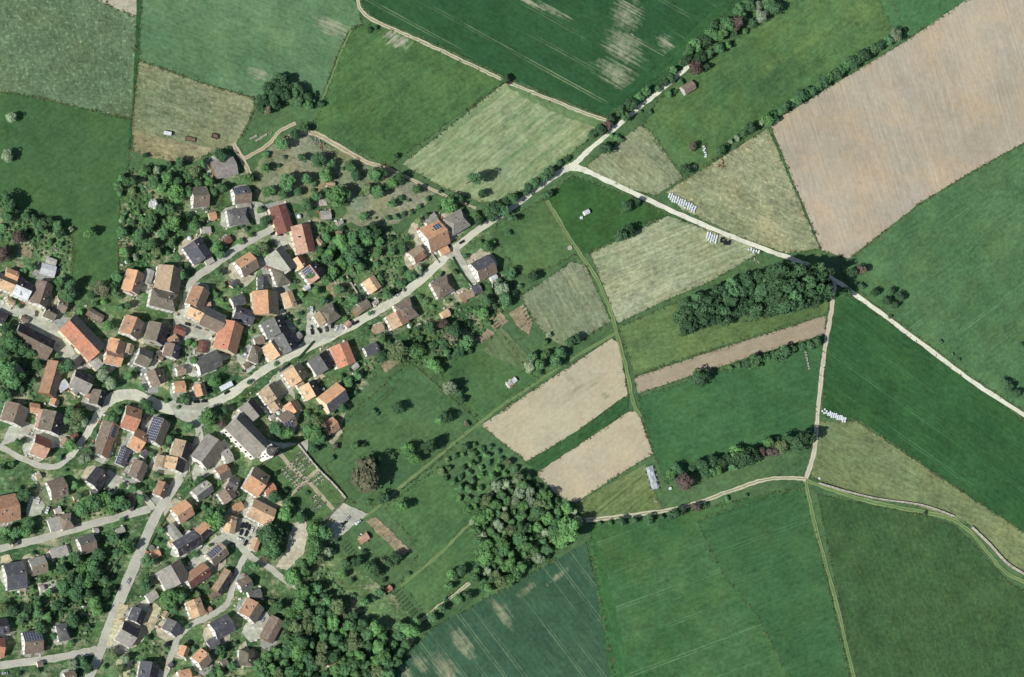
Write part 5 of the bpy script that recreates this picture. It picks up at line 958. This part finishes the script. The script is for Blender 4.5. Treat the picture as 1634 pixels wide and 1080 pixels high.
tag(obj('field_edge_weeds', bm, M_LEAFC, loc=(0, 0, 0)), 'ragged weeds and tall grass growing along the field edges', 'weeds', kind='stuff')
# ================================================================ things
def car_proto():
    prof = [(-2.1, .35), (-2.15, .75), (-1.95, .95), (-1.2, 1.02), (-.85, 1.42), (.55, 1.48), (1.2, 1.0), (2.0, .86), (2.15, .6), (2.1, .35)]
    bm = bmesh.new(); ra, rb = [], []
    for x, z in prof:
        wv = .86 if z < 1.1 else .66
        ra.append(bm.verts.new((x, -wv, z))); rb.append(bm.verts.new((x, wv, z)))
    n = len(prof)
    for i in range(n): bm.faces.new([ra[i], ra[(i + 1) % n], rb[(i + 1) % n], rb[i]])
    bm.faces.new(ra[::-1]); bm.faces.new(rb); bmesh.ops.recalc_face_normals(bm, faces=bm.faces)
    body = bpy.data.meshes.new('body'); bm.to_mesh(body); bm.free(); body.materials.append(M_PAINT)
    g = bmesh.new()
    for (x0, z0), (x1, z1), s in (((-1.16, 1.06), (-.88, 1.4), -1), ((.6, 1.45), (1.15, 1.03), 1)):
        quad(g, [(x0 + .02 * s, -.62, z0 + .02), (x1 + .02 * s, -.6, z1 + .02), (x1 + .02 * s, .6, z1 + .02), (x0 + .02 * s, .62, z0 + .02)])
    for s in (-1, 1): quad(g, [(-1.05, s * .88, 1.03), (1.05, s * .88, 1.03), (.5, s * .7, 1.4), (-.8, s * .7, 1.4)])
    glass = bpy.data.meshes.new('windows'); g.to_mesh(glass); g.free(); glass.materials.append(M_GLASS)
    wb = bmesh.new(); tube(wb, (0, -.11, 0), (0, .11, 0), .33, .33, 12, 0); tube(wb, (0, -.12, 0), (0, .12, 0), .18, .18, 8, 1)
    wheel = bpy.data.meshes.new('wheel'); wb.to_mesh(wheel); wb.free(); wheel.materials.append(M_RUBBER); wheel.materials.append(M_METAL)
    return body, glass, wheel
CB, CG, CW = car_proto()
CCOL = dict(black=(42, 44, 48), white=(228, 230, 230), silver=(170, 174, 176), blue=(52, 62, 84), grey=(98, 100, 102), red=(120, 44, 40))
def car(x, y, deg, cname, label, van=0):
    a = P(x, y, .8); b = P(x + math.cos(math.radians(deg)) * 10, y - math.sin(math.radians(deg)) * 10, .8); a.z = 0
    t = tag(empty('parked_van' if van else 'parked_car', a, math.atan2(b.y - a.y, b.x - a.x)), label, 'van' if van else 'car', 'vehicles parked in the village')
    c = lin(CCOL[cname], 1.2); sc = (1.15, 1.12, 1.45) if van else None
    inst('body', CB, t, (0, 0, 0), 0, sc, c); inst('windows', CG, t, (0, 0, 0), 0, sc)
    for wx in (-1.35, 1.35):
        for wy in (-.8, .8): inst('wheel', CW, t, (wx * (1.15 if van else 1), wy, .33))
for a in [(498, 529, 100, 'black', 'black car parked leftmost of the four below the tan roof'), (510, 527, 125, 'black', 'black car parked askew, second of the four below the tan roof'), (521, 525, 100, 'grey', 'dark grey car parked third of the four below the tan roof'), (530, 519, 95, 'black', 'black car parked rightmost of the dark four below the tan roof'),
          (537, 523, 60, 'white', 'white car parked right of the four dark cars'), (547, 521, 80, 'silver', 'silver car parked by the sandy terrace on main street'), (286, 641, 0, 'black', 'black car in the crossing row, leftmost of four'), (300, 644, -5, 'blue', 'dark blue car in the crossing row, second of four'), (314, 641, 3, 'black', 'black car in the crossing row, third of four'), (326, 640, 3, 'black', 'black car in the crossing row, rightmost of four'),
          (362, 626, 30, 'black', 'black car parked beside the white roofed shelter'), (459, 583, 38, 'black', 'black car parked upper of two along main street'), (449, 590, 38, 'grey', 'grey car parked lower of two along main street'), (737, 386, 30, 'black', 'black car parked in front of the grey hipped house'), (706, 437, 60, 'black', 'black car parked above the brown bungalow'), (689, 451, 38, 'white', 'white car parked left of the brown bungalow'),
          (300, 517, -15, 'black', 'black car parked on the small square, left'), (317, 522, -20, 'grey', 'dark grey car parked on the small square, right'), (264, 541, 65, 'black', 'black car beside the olive-grey barn, upper of two'), (258, 554, 65, 'black', 'black car beside the olive-grey barn, lower of two'), (293, 444, -20, 'black', 'black car on the verge at the foot of the north lane'),
          (387, 838, 70, 'black', 'black car in the car park top row, leftmost'), (393, 838, 70, 'black', 'black car in the car park top row, second'), (398, 841, 72, 'black', 'black car in the car park top row, third'), (402, 845, 72, 'white', 'white car in the car park top row'), (385, 849, 70, 'black', 'black car in the car park lower row, left'), (393, 851, 70, 'black', 'black car in the car park lower row, right'), (392, 866, 65, 'black', 'black car at the bottom end of the car park'), (416, 837, 10, 'white', 'white car at the top right of the car park'), (411, 847, 60, 'silver', 'silver car at the right side of the car park'),
          (269, 1025, 20, 'black', 'black car on the pale forecourt, upper of two'), (268, 1030, 20, 'black', 'black car on the pale forecourt, lower of two'), (304, 1025, -35, 'black', 'black car parked above the rust-orange garage'), (277, 1060, 72, 'black', 'black car parked on the lower lane near the bottom edge'), (419, 989, 55, 'silver', 'silver car parked by the mauve-brown barn'), (343, 872, 60, 'white', 'white car in the yard beside the solar roof'), (637, 465, 40, 'black', 'black car on main street below the deep green tree'), (634, 470, 40, 'white', 'white car on main street near the black one'),
          (555, 827, 40, 'silver', 'silver car parked at the cemetery car park edge'), (550, 834, 40, 'black', 'black car parked at the cemetery car park edge'), (61, 799, 75, 'white', 'white car beside the paved yard, upper left village'), (47, 801, 80, 'white', 'white car parked beside the tan long roof'), (132, 580, 60, 'grey', 'grey car parked below the huge red barn'), (58, 500, 80, 'grey', 'grey car parked in the courtyard of the long brown house'), (242, 937, 30, 'black', 'black car beside the half grey half orange barn'), (205, 927, 60, 'silver', 'silver car at the kerb of main street'), (8, 1074, 8, 'silver', 'silver car at the lower left picture corner'), (355, 690, 60, 'silver', 'silver car on the church lane'), (436, 372, 30, 'black', 'black car in the farmyard of the brick-red barn'), (447, 374, 0, 'black', 'black car just below the brick-red barn')]:
    car(*a)
for a in [(497, 494, 88, 'white', 'white van beside the tan roof and parked cars'), (383, 861, -25, 'white', 'white van at the left of the car park'), (567, 515, 30, 'black', 'dark van parked on main street by the tan hut'), (571, 833, 40, 'white', 'white van at the right end of the cemetery car park'), (75, 814, 70, 'white', 'white van right of the paved yard, upper left village')]:
    car(*a, van=1)
# ---- trailers and wagons on the stubble
def wagon(x, y, deg, L, Wd, label, load, name):
    a = P(x, y, 1.2); a.z = 0; b = P(x + 10 * math.cos(math.radians(deg)), y - 10 * math.sin(math.radians(deg)), 0); t = tag(empty(name, a, math.atan2(b.y - P(x, y).y, b.x - P(x, y).x)), label, 'trailer', 'trailers on the stubble')
    d = bmesh.new(); box(d, -L / 2, L / 2, -Wd / 2, Wd / 2, .9, 1.05); obj('deck', d, M_WOOD, t)
    h = bmesh.new(); tube(h, (L / 2, 0, .9), (L / 2 + 1.8, 0, .6), .07, .05); obj('drawbar', h, M_METAL, t)
    for wx in (-L * .3, L * .3):
        for wy in (-Wd / 2, Wd / 2): inst('wheel', CW, t, (wx, wy, .4), 0, (1.2, 1, 1.2))
    if load == 'tank':
        b = bmesh.new(); box(b, -L / 2, L / 2, -Wd / 2 + .1, Wd / 2 - .1, 1.05, 2.9); bmesh.ops.bevel(b, geom=b.edges[:], offset=.15, segments=1); obj('box_body', b, M_PLASTIC, t)
    else:
        b = bmesh.new(); e = .08
        box(b, -L / 2, L / 2, -Wd / 2, -Wd / 2 + e, 1.05, 1.75); box(b, -L / 2, L / 2, Wd / 2 - e, Wd / 2, 1.05, 1.75); box(b, -L / 2, -L / 2 + e, -Wd / 2 + e, Wd / 2 - e, 1.05, 1.75); box(b, L / 2 - e, L / 2, -Wd / 2 + e, Wd / 2 - e, 1.05, 1.75); obj('side_boards', b, M_DARKSTONE if load else M_RUBBER, t)
wagon(267, 213, -10, 5, 2.6, 'white box trailer on the stubble, left of three', 'tank', 'box_trailer')
wagon(303, 222, -12, 7, 3, 'flat wooden wagon on the stubble, middle of three', 'x', 'farm_wagon')
wagon(343, 217, -20, 4.5, 3, 'dark empty trailer on the stubble, right of three', '', 'farm_wagon')
# ---- bales
def bale_mesh(m):
    bm = bmesh.new(); tube(bm, (0, -.62, 0), (0, .62, 0), .68, .68, 14); bmesh.ops.bevel(bm, geom=[e for e in bm.edges if abs(e.verts[0].co.y - e.verts[1].co.y) < .01], offset=.08, segments=1)
    me = bpy.data.meshes.new('silage_bale'); bm.to_mesh(me); bm.free(); me.materials.append(m); return me
BALE, BALEK = bale_mesh(M_PLASTIC), bale_mesh(M_BLACKPL)
def bales(x0, y0, x1, y1, n, rows, label, group, dark=0, top=0):
    a, b = P(x0, y0), P(x1, y1); d = (b - a).normalized(); nrm = Vector((-d.y, d.x, 0)); ang = math.atan2(d.y, d.x)
    for i in range(n):
        for j in range(rows):
            if rows > 1 and R.random() < .1: continue
            for k in range(1 + (top and i % 3 != 2)):
                p = a + (b - a) * ((i + .5 * k) / max(1, n - 1)) + nrm * ((j - (rows - 1) / 2) * 1.32 + R.uniform(-.15, .15)) + d * R.uniform(-.22, .22) + nrm * .5 * math.sin(i * 2.1)
                o = bpy.data.objects.new('silage_bale', BALEK if dark else BALE); link(o); o.location = (p.x, p.y, .66 + 1.2 * k); o.rotation_euler[2] = ang + R.uniform(-.16, .16)
                o.scale = (1.0, R.uniform(.95, 1.05), 1)
                tag(o, label, 'bale', group)
bales(1067, 313, 1108, 334, 13, 4, 'white wrapped bale in the long row above the pale road', 'bales in the long row above the pale road')
bales(1128, 377, 1142, 383, 5, 5, 'white wrapped bale in the short block below the pale road', 'bales in the short block below the pale road')
bales(1150, 383, 1163, 388, 5, 3, 'black wrapped bale next to the short white block', 'black bales below the pale road', 1)
bales(1194, 397, 1210, 403, 5, 2, 'white wrapped bale in the ragged group near the dark wood', 'bales near the dark wood')
bales(1312, 656, 1348, 670, 13, 3, 'white wrapped bale in the row beside the south track', 'bales beside the south track')
bales(1122, 234, 1126, 250, 6, 1, 'white wrapped bale in the single file on the upper meadow', 'bales on the upper meadow')
# ---- log row, stone heaps, junk
def logs(x0, y0, x1, y1, n, label, group):
    for i in range(n):
        p = P(x0 + (x1 - x0) * i / (n - 1), y0 + (y1 - y0) * i / (n - 1)); b = bmesh.new()
        for q in range(3): tube(b, (-.9, -.4 + q * .4, .28 + (.35 if q == 1 else 0)), (.9 + R.uniform(-.2, .2), -.38 + q * .4, .28 + (.35 if q == 1 else 0)), .24, .2, 8)
        tag(obj('log_stack', b, M_STONE, loc=(p.x, p.y, 0), rz=R.uniform(0, 3)), label, 'log stack', group)
logs(1285, 562, 1291, 588, 7, 'short stack of logs in the row by the south track', 'log stacks by the south track')
def heap(x, y, r, mat, name, label, cat, n=14, seed=1, hh=.8, group=None):
    rr = random.Random(seed); b = bmesh.new()
    for i in range(n):
        a = rr.uniform(0, 6.28); q = rr.uniform(0, 1) ** .6 * r * S; s = rr.uniform(.25, .6) * max(.6, r * S * .28); M = Matrix.Translation((math.cos(a) * q, math.sin(a) * q, s * .4 + hh * (1 - q / (r * S)) * .5)) @ Matrix.Rotation(rr.uniform(0, 6), 4, Vector((rr.random(), rr.random(), 1)).normalized())
        box(b, -s, s, -s * .7, s * .7, -s * .5, s * .5, 0, M)
    bmesh.ops.bevel(b, geom=b.edges[:], offset=.06, segments=1)
    p = P(x, y); return tag(obj(name, b, mat, loc=(p.x, p.y, 0)), label, cat, group)
heap(1207, 416, 6, M_STONE, 'stone_heap', 'pale stone heap at the wood edge below the ragged bales', 'stone heap', 16, 2)
heap(1153, 262, 9, M_WOOD, 'brushwood_heap', 'brown brushwood heap at the stubble corner', 'brushwood heap', 20, 3)
heap(1008, 54, 4, M_STONE, 'stone_heap', 'pale stone heap on the crop of the top field', 'stone heap', 8, 4)
heap(505, 226, 7, M_METAL, 'scrap_heap', 'grey scrap heap at the top of the orchard track', 'scrap heap', 14, 5, 1.2)
heap(512, 233, 8, M_WOOD, 'timber_heap', 'brown timber heap in the junk row, second from top', 'timber heap', 18, 6, 1.2)
heap(523, 241, 7, M_STONE, 'rubble_heap', 'cream rubble heap in the junk row, third from top', 'rubble heap', 16, 7)
heap(535, 245, 6, M_DARKSTONE, 'rubble_heap', 'grey rubble heap at the lower end of the junk row', 'rubble heap', 14, 8)
heap(432, 212, 4, M_STONE, 'sand_heap', 'cream sand heap beside the sandy two-wheel track', 'sand heap', 10, 9)
heap(88, 398, 7, M_STONE, 'rubble_heap', 'bright rubble heap above the white metal shed', 'rubble heap', 16, 10)
heap(110, 365, 6, M_STONE, 'stone_heap', 'cream stone heap in the west meadow hedge', 'stone heap', 12, 11)
heap(250, 791, 5, M_PLASTIC, 'rubbish_heap', 'white clutter heap at the foot of the rust coloured house', 'rubbish heap', 14, 12)
heap(535, 455, 8, M_STONE, 'rubble_heap', 'pale rubble heap on the sandy garden plot', 'rubble heap', 18, 13)
heap(215, 976, 6, M_STONE, 'rubble_heap', 'sandy rubble heap on the building site', 'rubble heap', 12, 14)
heap(1045, 798, 4, M_STONE, 'tyre_heap', 'cream heap below the silage clamp', 'heap', 8, 15)
for q, (x, y) in enumerate([(420, 217), (404, 219), (413, 222)]):
    b = bmesh.new()
    for j in range(4): tube(b, (-3, -.5 + j * .32, .2), (3, -.48 + j * .32, .2), .17, .15, 6)
    p = P(x, y); tag(obj('timber_stack', b, M_STONE, loc=(p.x, p.y, 0), rz=aim(.8, -.5)), 'cream timber pile on the grass by the sandy track, ' + ['upper', 'left', 'lower'][q] + ' of three', 'timber stack', 'timber piles')
# cream tarpaulin, silage clamp, water tanks, dark pool, shelter roof
def cover(x, y, L, Wd, deg, h, mat, name, label, cat):
    bm = bmesh.new(); n = 8; vs = [[bm.verts.new(((i / n - .5) * L, (j / n - .5) * Wd, h * max(0, (1 - (2 * i / n - 1) ** 4) * (1 - (2 * j / n - 1) ** 4)) * R.uniform(.75, 1.1) + .02)) for j in range(n + 1)] for i in range(n + 1)]
    for i in range(n):
        for j in range(n): bm.faces.new([vs[i][j], vs[i + 1][j], vs[i + 1][j + 1], vs[i][j + 1]])
    p = P(x, y); return tag(obj(name, bm, mat, loc=(p.x, p.y, .05), rz=math.radians(deg)), label, cat)
cover(514, 323, 8, 5, 10, 1.2, M_STONE, 'tarpaulin', 'cream tarpaulin over a pile in the orchard', 'tarpaulin')
cl_ = cover(1041, 762, 6.2, 17, 15, 1.6, plain('pale_sheet', (196, 206, 208), var=.35, sc=.5, rough=.5), 'silage_clamp', 'grey sheeted silage clamp edged with tyres beside the stubble', 'silage clamp')
rr = random.Random(4)
for i in range(26):
    s = -1 if i % 3 else 1; bm = bmesh.new(); p = (s * 3.4 + rr.uniform(-.5, .4), -8.6 + 17 * i / 26, .25)
    nn = 10
    for k in range(nn):
        a0, a1 = k * 6.283 / nn, (k + 1) * 6.283 / nn
        tube(bm, (.45 * math.cos(a0), .45 * math.sin(a0), 0), (.45 * math.cos(a1), .45 * math.sin(a1), 0), .17, .17, 6, 0, False)
    o = obj('tyre', bm, M_STONE if i % 2 else M_RUBBER, loc=cl_.matrix_basis @ Vector(p)); tag(o, 'old tyre weighting the sheet along the silage clamp', 'tyre', 'tyres around the silage clamp')
def tank(x, y, r, h, m, label, lid=1):
    p = P(x, y, h); t = tag(empty('water_tank', (p.x, p.y, 0)), label, 'tank'); b = bmesh.new(); tube(b, (0, 0, 0), (0, 0, h), r, r, 18); tube(b, (0, 0, h), (0, 0, h + .12), r * 1.04, r * .9, 18); obj('shell', b, m, t)
    c = bmesh.new(); tube(c, (0, 0, h + .12), (0, 0, h + .3), .35, .3, 10); obj('lid', c, M_METAL, t)
tank(910, 395, 1.7, 1.2, M_STONE, 'round cream tank at the paddock corner'); tank(928, 347, 1.1, .8, M_PLASTIC, 'small white tank beside the white paddock shelter'); tank(1070, 779, 1.1, 1, M_PLASTIC, 'small white tank on the grass by the silage clamp'); tank(1308, 763, .9, .8, M_PLASTIC, 'tiny white tank right of the four-way crossing'); tank(242, 874, 2.2, 1, M_DARKSTONE, 'round dark tank on the lawn by main street')
def pool(x, y, r, label, wat):
    p = P(x, y, .2); t = tag(empty('garden_pool', (p.x, p.y, 0)), label, 'pool'); b = bmesh.new(); n = 18
    for k in range(n):
        a0, a1 = k * 2 * math.pi / n, (k + 1) * 2 * math.pi / n; tube(b, (r * math.cos(a0), r * math.sin(a0), .2), (r * math.cos(a1), r * math.sin(a1), .2), .3, .3, 6, 0, False)
    obj('rim', b, M_STONE, t); c = bmesh.new(); f = c.faces.new([c.verts.new((r * math.cos(k * 2 * math.pi / n), r * math.sin(k * 2 * math.pi / n), .22)) for k in range(n)]); obj('water', c, wat, t)
WATER = plain('pond_water', (34, 52, 46), rough=.1); WATERB = plain('pool_cover', (205, 200, 180))
pool(792, 455, 3.2, 'dark round garden pond below the charcoal house with dormers', WATER); pool(669, 520, 1.9, 'round cream rimmed pool on the lawn below main street', WATERB)
def roofed(x, y, deg, L, Wd, h, label):
    p = P(x, y, h); a = aim(math.cos(math.radians(deg)), -math.sin(math.radians(deg))); t = tag(empty('street_shelter', (p.x, p.y, 0), a), label, 'shelter'); b = bmesh.new(); box(b, -L / 2, L / 2, -Wd / 2, Wd / 2, h, h + .25); obj('roof', b, M_PLASTIC, t)
    for sx in (-1, 0, 1):
        for sy in (-1, 1): c = bmesh.new(); tube(c, (sx * (L / 2 - .3), sy * (Wd / 2 - .2), 0), (sx * (L / 2 - .3), sy * (Wd / 2 - .2), h), .09, .09); obj('post', c, M_METAL, t)
roofed(361, 616, 28, 10, 3.6, 2.8, 'long white roofed shelter on main street by the grey barn')
def parasol(x, y, r, label):
    p = P(x, y, 2.2); t = tag(empty('parasol', (p.x, p.y, 0)), label, 'parasol', 'white garden parasols'); b = bmesh.new(); n = 10; top = b.verts.new((0, 0, 2.6)); ring = [b.verts.new((r * math.cos(k * 6.283 / n), r * math.sin(k * 6.283 / n), 2.1)) for k in range(n)]
    for k in range(n): b.faces.new([ring[k], ring[(k + 1) % n], top])
    obj('canopy', b, M_PLASTIC, t); c = bmesh.new(); tube(c, (0, 0, 0), (0, 0, 2.6), .04, .04); obj('pole', c, M_METAL, t)
for x, y, r, l in [(302, 380, 1.6, 'beside the slate house on the north lane'), (477, 345, 1.6, 'between brick-red barn and orchard garden'), (444, 659, 1.5, 'on the terrace above the church, lower of two'), (446, 651, 1.5, 'on the terrace above the church, upper of two'), (202, 418, 1.4, 'in the north gardens at the left'), (653, 520, 1.7, 'on the lawn below main street'), (521, 480, 1.4, 'behind the brown hipped house by the cars'), (178, 723, 1.2, 'beside the long brown farmhouse'), (391, 565, 1.0, 'by the dark brown hipped house'), (132, 967, 1.0, 'on the lower left lawn'), (516, 621, 1.2, 'by the garden of the orange and grey barn')]:
    parasol(x, y, r, 'round white parasol ' + l)
# ---- walls and fences
def wall_line(pts, h, th, mat, name, label, cat='wall', group=None):
    pp = [P(x, y) for x, y in spline(pts, 5)]; org = pp[0].copy(); bm = bmesh.new(); prev = None
    for i, p in enumerate(pp):
        d = (pp[min(i + 1, len(pp) - 1)] - pp[max(i - 1, 0)]).normalized(); n = Vector((-d.y, d.x, 0)) * th / 2; q = p - org; hh = h * R.uniform(.92, 1.06)
        cur = [bm.verts.new(v) for v in (q + n, q - n, q - n + Vector((0, 0, hh)), q + n + Vector((0, 0, hh)))]
        if prev:
            for a, b in ((1, 2), (2, 3), (3, 0)): bm.faces.new([prev[a], cur[a], cur[b], prev[b]])
        else: bm.faces.new(cur)
        prev = cur
    bm.faces.new(prev[::-1]); return tag(obj(name, bm, mat, loc=org), label, cat, group)
wall_line([(1306, 771), (1350, 784), (1400, 796), (1470, 806), (1522, 824)], 1.7, 1.0, M_STONE, 'dry_stone_wall', 'pale dry stone wall along the east track, left one with gate gap')
wall_line([(1550, 841), (1580, 870), (1608, 900), (1650, 925)], 1.9, 1.2, M_STONE, 'dry_stone_wall', 'white topped stone wall on the track bend at the right edge')
wall_line([(475, 709), (505, 746), (531, 772), (551, 795)], 1.8, .7, M_STONE, 'cemetery_wall', 'pale cemetery wall on the meadow side')
wall_line([(551, 795), (540, 808), (528, 820), (510, 842)], 1.3, .5, M_DARKSTONE, 'cemetery_wall', 'low grey cemetery wall on the car park side')
wall_line([(416, 744), (432, 732), (446, 722)], 1.2, .5, M_DARKSTONE, 'cemetery_wall', 'short grey cemetery wall below the church tower')
wall_line([(552, 440), (566, 462), (578, 482)], 1.6, .6, M_STONE, 'garden_wall', 'pale straight garden wall left of the lone peach house')
wall_line([(669, 381), (686, 402), (700, 420)], 1.4, .5, M_STONE, 'garden_wall', 'white driveway wall left of the biggest orange house')
wall_line([(174, 915), (184, 898), (202, 876), (212, 860)], 1.4, .4, M_DARKSTONE, 'garden_wall', 'dark edged garden wall on the left side of main street')
wall_line([(272, 812), (258, 834), (245, 856), (233, 878)], 1.2, .9, plain('hedge_moss', (92, 112, 70), var=.4, sc=2), 'clipped_hedge', 'straight clipped hedge along the right side of main street', 'hedge')
wall_line([(500, 545), (485, 562), (476, 572)], 1.2, 1.4, plain('hedge_green', (52, 92, 52), var=.5, sc=2), 'clipped_hedge', 'thick clipped hedge on main street opposite the big grey roofs', 'hedge')
wall_line([(318, 690), (303, 720), (302, 752)], .9, .5, M_STONE, 'garden_wall', 'thin pale wall bordering the grass beside the long grey barn')
wall_line([(722, 410), (740, 440), (757, 460)], 1.3, .7, plain('hedge_dark', (48, 82, 48), var=.5, sc=2), 'clipped_hedge', 'dark hedge beside the drive of the charcoal house', 'hedge')
def fence(pts, label, group='field fences', gap=4):
    pp = [P(x, y) for x, y in wobble(pts, 9, .1, False)]; t = tag(empty('field_fence', pp[0]), label, 'fence', group); b = bmesh.new(); pb = bmesh.new(); o = pp[0]
    for i in range(len(pp)):
        q = pp[i] - o; tube(pb, q, q + Vector((0, 0, 1.25)), .09, .08, 5)
        if i:
            for z in (.55, 1.05): tube(b, pp[i - 1] - o + Vector((0, 0, z)), q + Vector((0, 0, z)), .035, .035, 4)
    obj('rails', b, M_WOOD, t); obj('posts', pb, M_WOOD, t)['kind'] = 'stuff'
fence([(340, 138), (404, 157), (405, 172), (392, 205), (386, 222)], 'wooden fence at the right side of the stubble with trailers')
fence([(213, 130), (211, 200), (209, 244)], 'wooden fence along the left side of the stubble with trailers')
fence([(545, 690), (595, 655), (625, 622), (608, 604)], 'wooden fence across the meadow east of the orange barn')
fence([(868, 322), (890, 355), (908, 388)], 'wooden fence along the paddock track')
fence([(1192, 748), (1240, 728), (1262, 720)], 'pale fence under the tall dark trees by the south field')
fence([(112, 372), (118, 400), (112, 448)], 'fence between the west gardens and the meadow')
# ---- cemetery: headstones in rows
def grave_mesh(m, k):
    b = bmesh.new(); box(b, -.42, .42, -.1, .1, 0, .85); f = b.faces.new([b.verts.new((.42 * math.cos(q * math.pi / 8), -.1, .85 + .3 * math.sin(q * math.pi / 8))) for q in range(9)]); r = bmesh.ops.extrude_face_region(b, geom=[f]); bmesh.ops.translate(b, vec=(0, .2, 0), verts=[v for v in r['geom'] if isinstance(v, bmesh.types.BMVert)])
    box(b, -.55, .55, .1, 1.9, 0, .16); box(b, -.4, .4, .25, 1.75, .16, .22)
    me = bpy.data.meshes.new('gravestone'); b.to_mesh(me); b.free(); me.materials.append(m); return me
GR = [grave_mesh(M_STONE, 0), grave_mesh(M_DARKSTONE, 1), grave_mesh(M_STONE, 2)]
ga = aim(.62, .78)
def graves(x0, y0, ux, uy, vx, vy, n, m, skip, label, group, seed):
    r = random.Random(seed)
    for i in range(n):
        for j in range(m):
            if r.random() < skip: continue
            p = P(x0 + ux * i + vx * j + r.uniform(-.8, .8), y0 + uy * i + vy * j + r.uniform(-.8, .8)); o = bpy.data.objects.new('gravestone', r.choice(GR)); link(o); o.location = (p.x, p.y, .3); o.rotation_euler[2] = ga + r.uniform(-.1, .1); o.scale = (r.uniform(.9, 1.3),) * 3; tag(o, label, 'gravestone', group)
graves(463, 733, 4.2, -3, 4.2, 5.2, 5, 5, .15, 'gravestone in the upper right quarter of the cemetery', 'graves of the upper right quarter', 1)
graves(448, 752, 4.4, -3, 4.4, 5, 5, 7, .15, 'gravestone in the left quarter of the cemetery', 'graves of the left quarter', 2)
graves(496, 764, 4.2, -3, 4.4, 5.2, 4, 3, .45, 'gravestone in the right quarter of the cemetery', 'graves of the right quarter', 3)
graves(488, 802, 4.2, -3, 4, 4.6, 5, 4, .25, 'gravestone in the lower quarter of the cemetery', 'graves of the lower quarter', 4)
# ---- allotment beds
def beds(x0, y0, ux, uy, vx, vy, n, label, group, L, seed):
    r = random.Random(seed); a = aim(ux, uy)
    for i in range(n):
        p = P(x0 + vx * i, y0 + vy * i); b = bmesh.new(); k = int(L / .5)
        for q in range(k):
            s = r.uniform(.2, .45); x = -L / 2 + q * .5
            for z in range(3): t = Vector((x + r.uniform(-.3, .3), r.uniform(-.35, .35), r.uniform(.15, .4))); quad(b, [t + Vector((s, 0, r.uniform(-.15, .15))), t + Vector((0, s, .1)), t + Vector((-s, 0, r.uniform(-.15, .15))), t + Vector((0, -s, .1))])
        o = obj('vegetable_row', b, M_LEAF, loc=(p.x, p.y, 0), rz=a, col=lin(TC[r.choice('gbvo')], 1)); tag(o, label, 'vegetable row', group)
beds(632, 945, .75, -.65, 4, 5, 9, 'row of vegetables on the allotment below the brick-red hut', 'rows of the lower allotment', 7, 1)
beds(549, 868, .75, -.65, 3.6, 4.2, 7, 'row of vegetables on the plot beside the cemetery car park', 'rows of the car park plot', 6, 2)
beds(836, 490, .75, -.65, 2.5, 6, 5, 'row of seedlings on the right sandy plot', 'rows of the right sandy plot', 5, 3)
beds(785, 510, .75, -.65, 3.5, 4, 4, 'row of seedlings on the left sandy plot', 'rows of the left sandy plot', 5, 4)
beds(195, 386, 1, 0, 0, 5, 5, 'row of vegetables on the square plot in the north gardens', 'rows of the square plot', 6, 5)
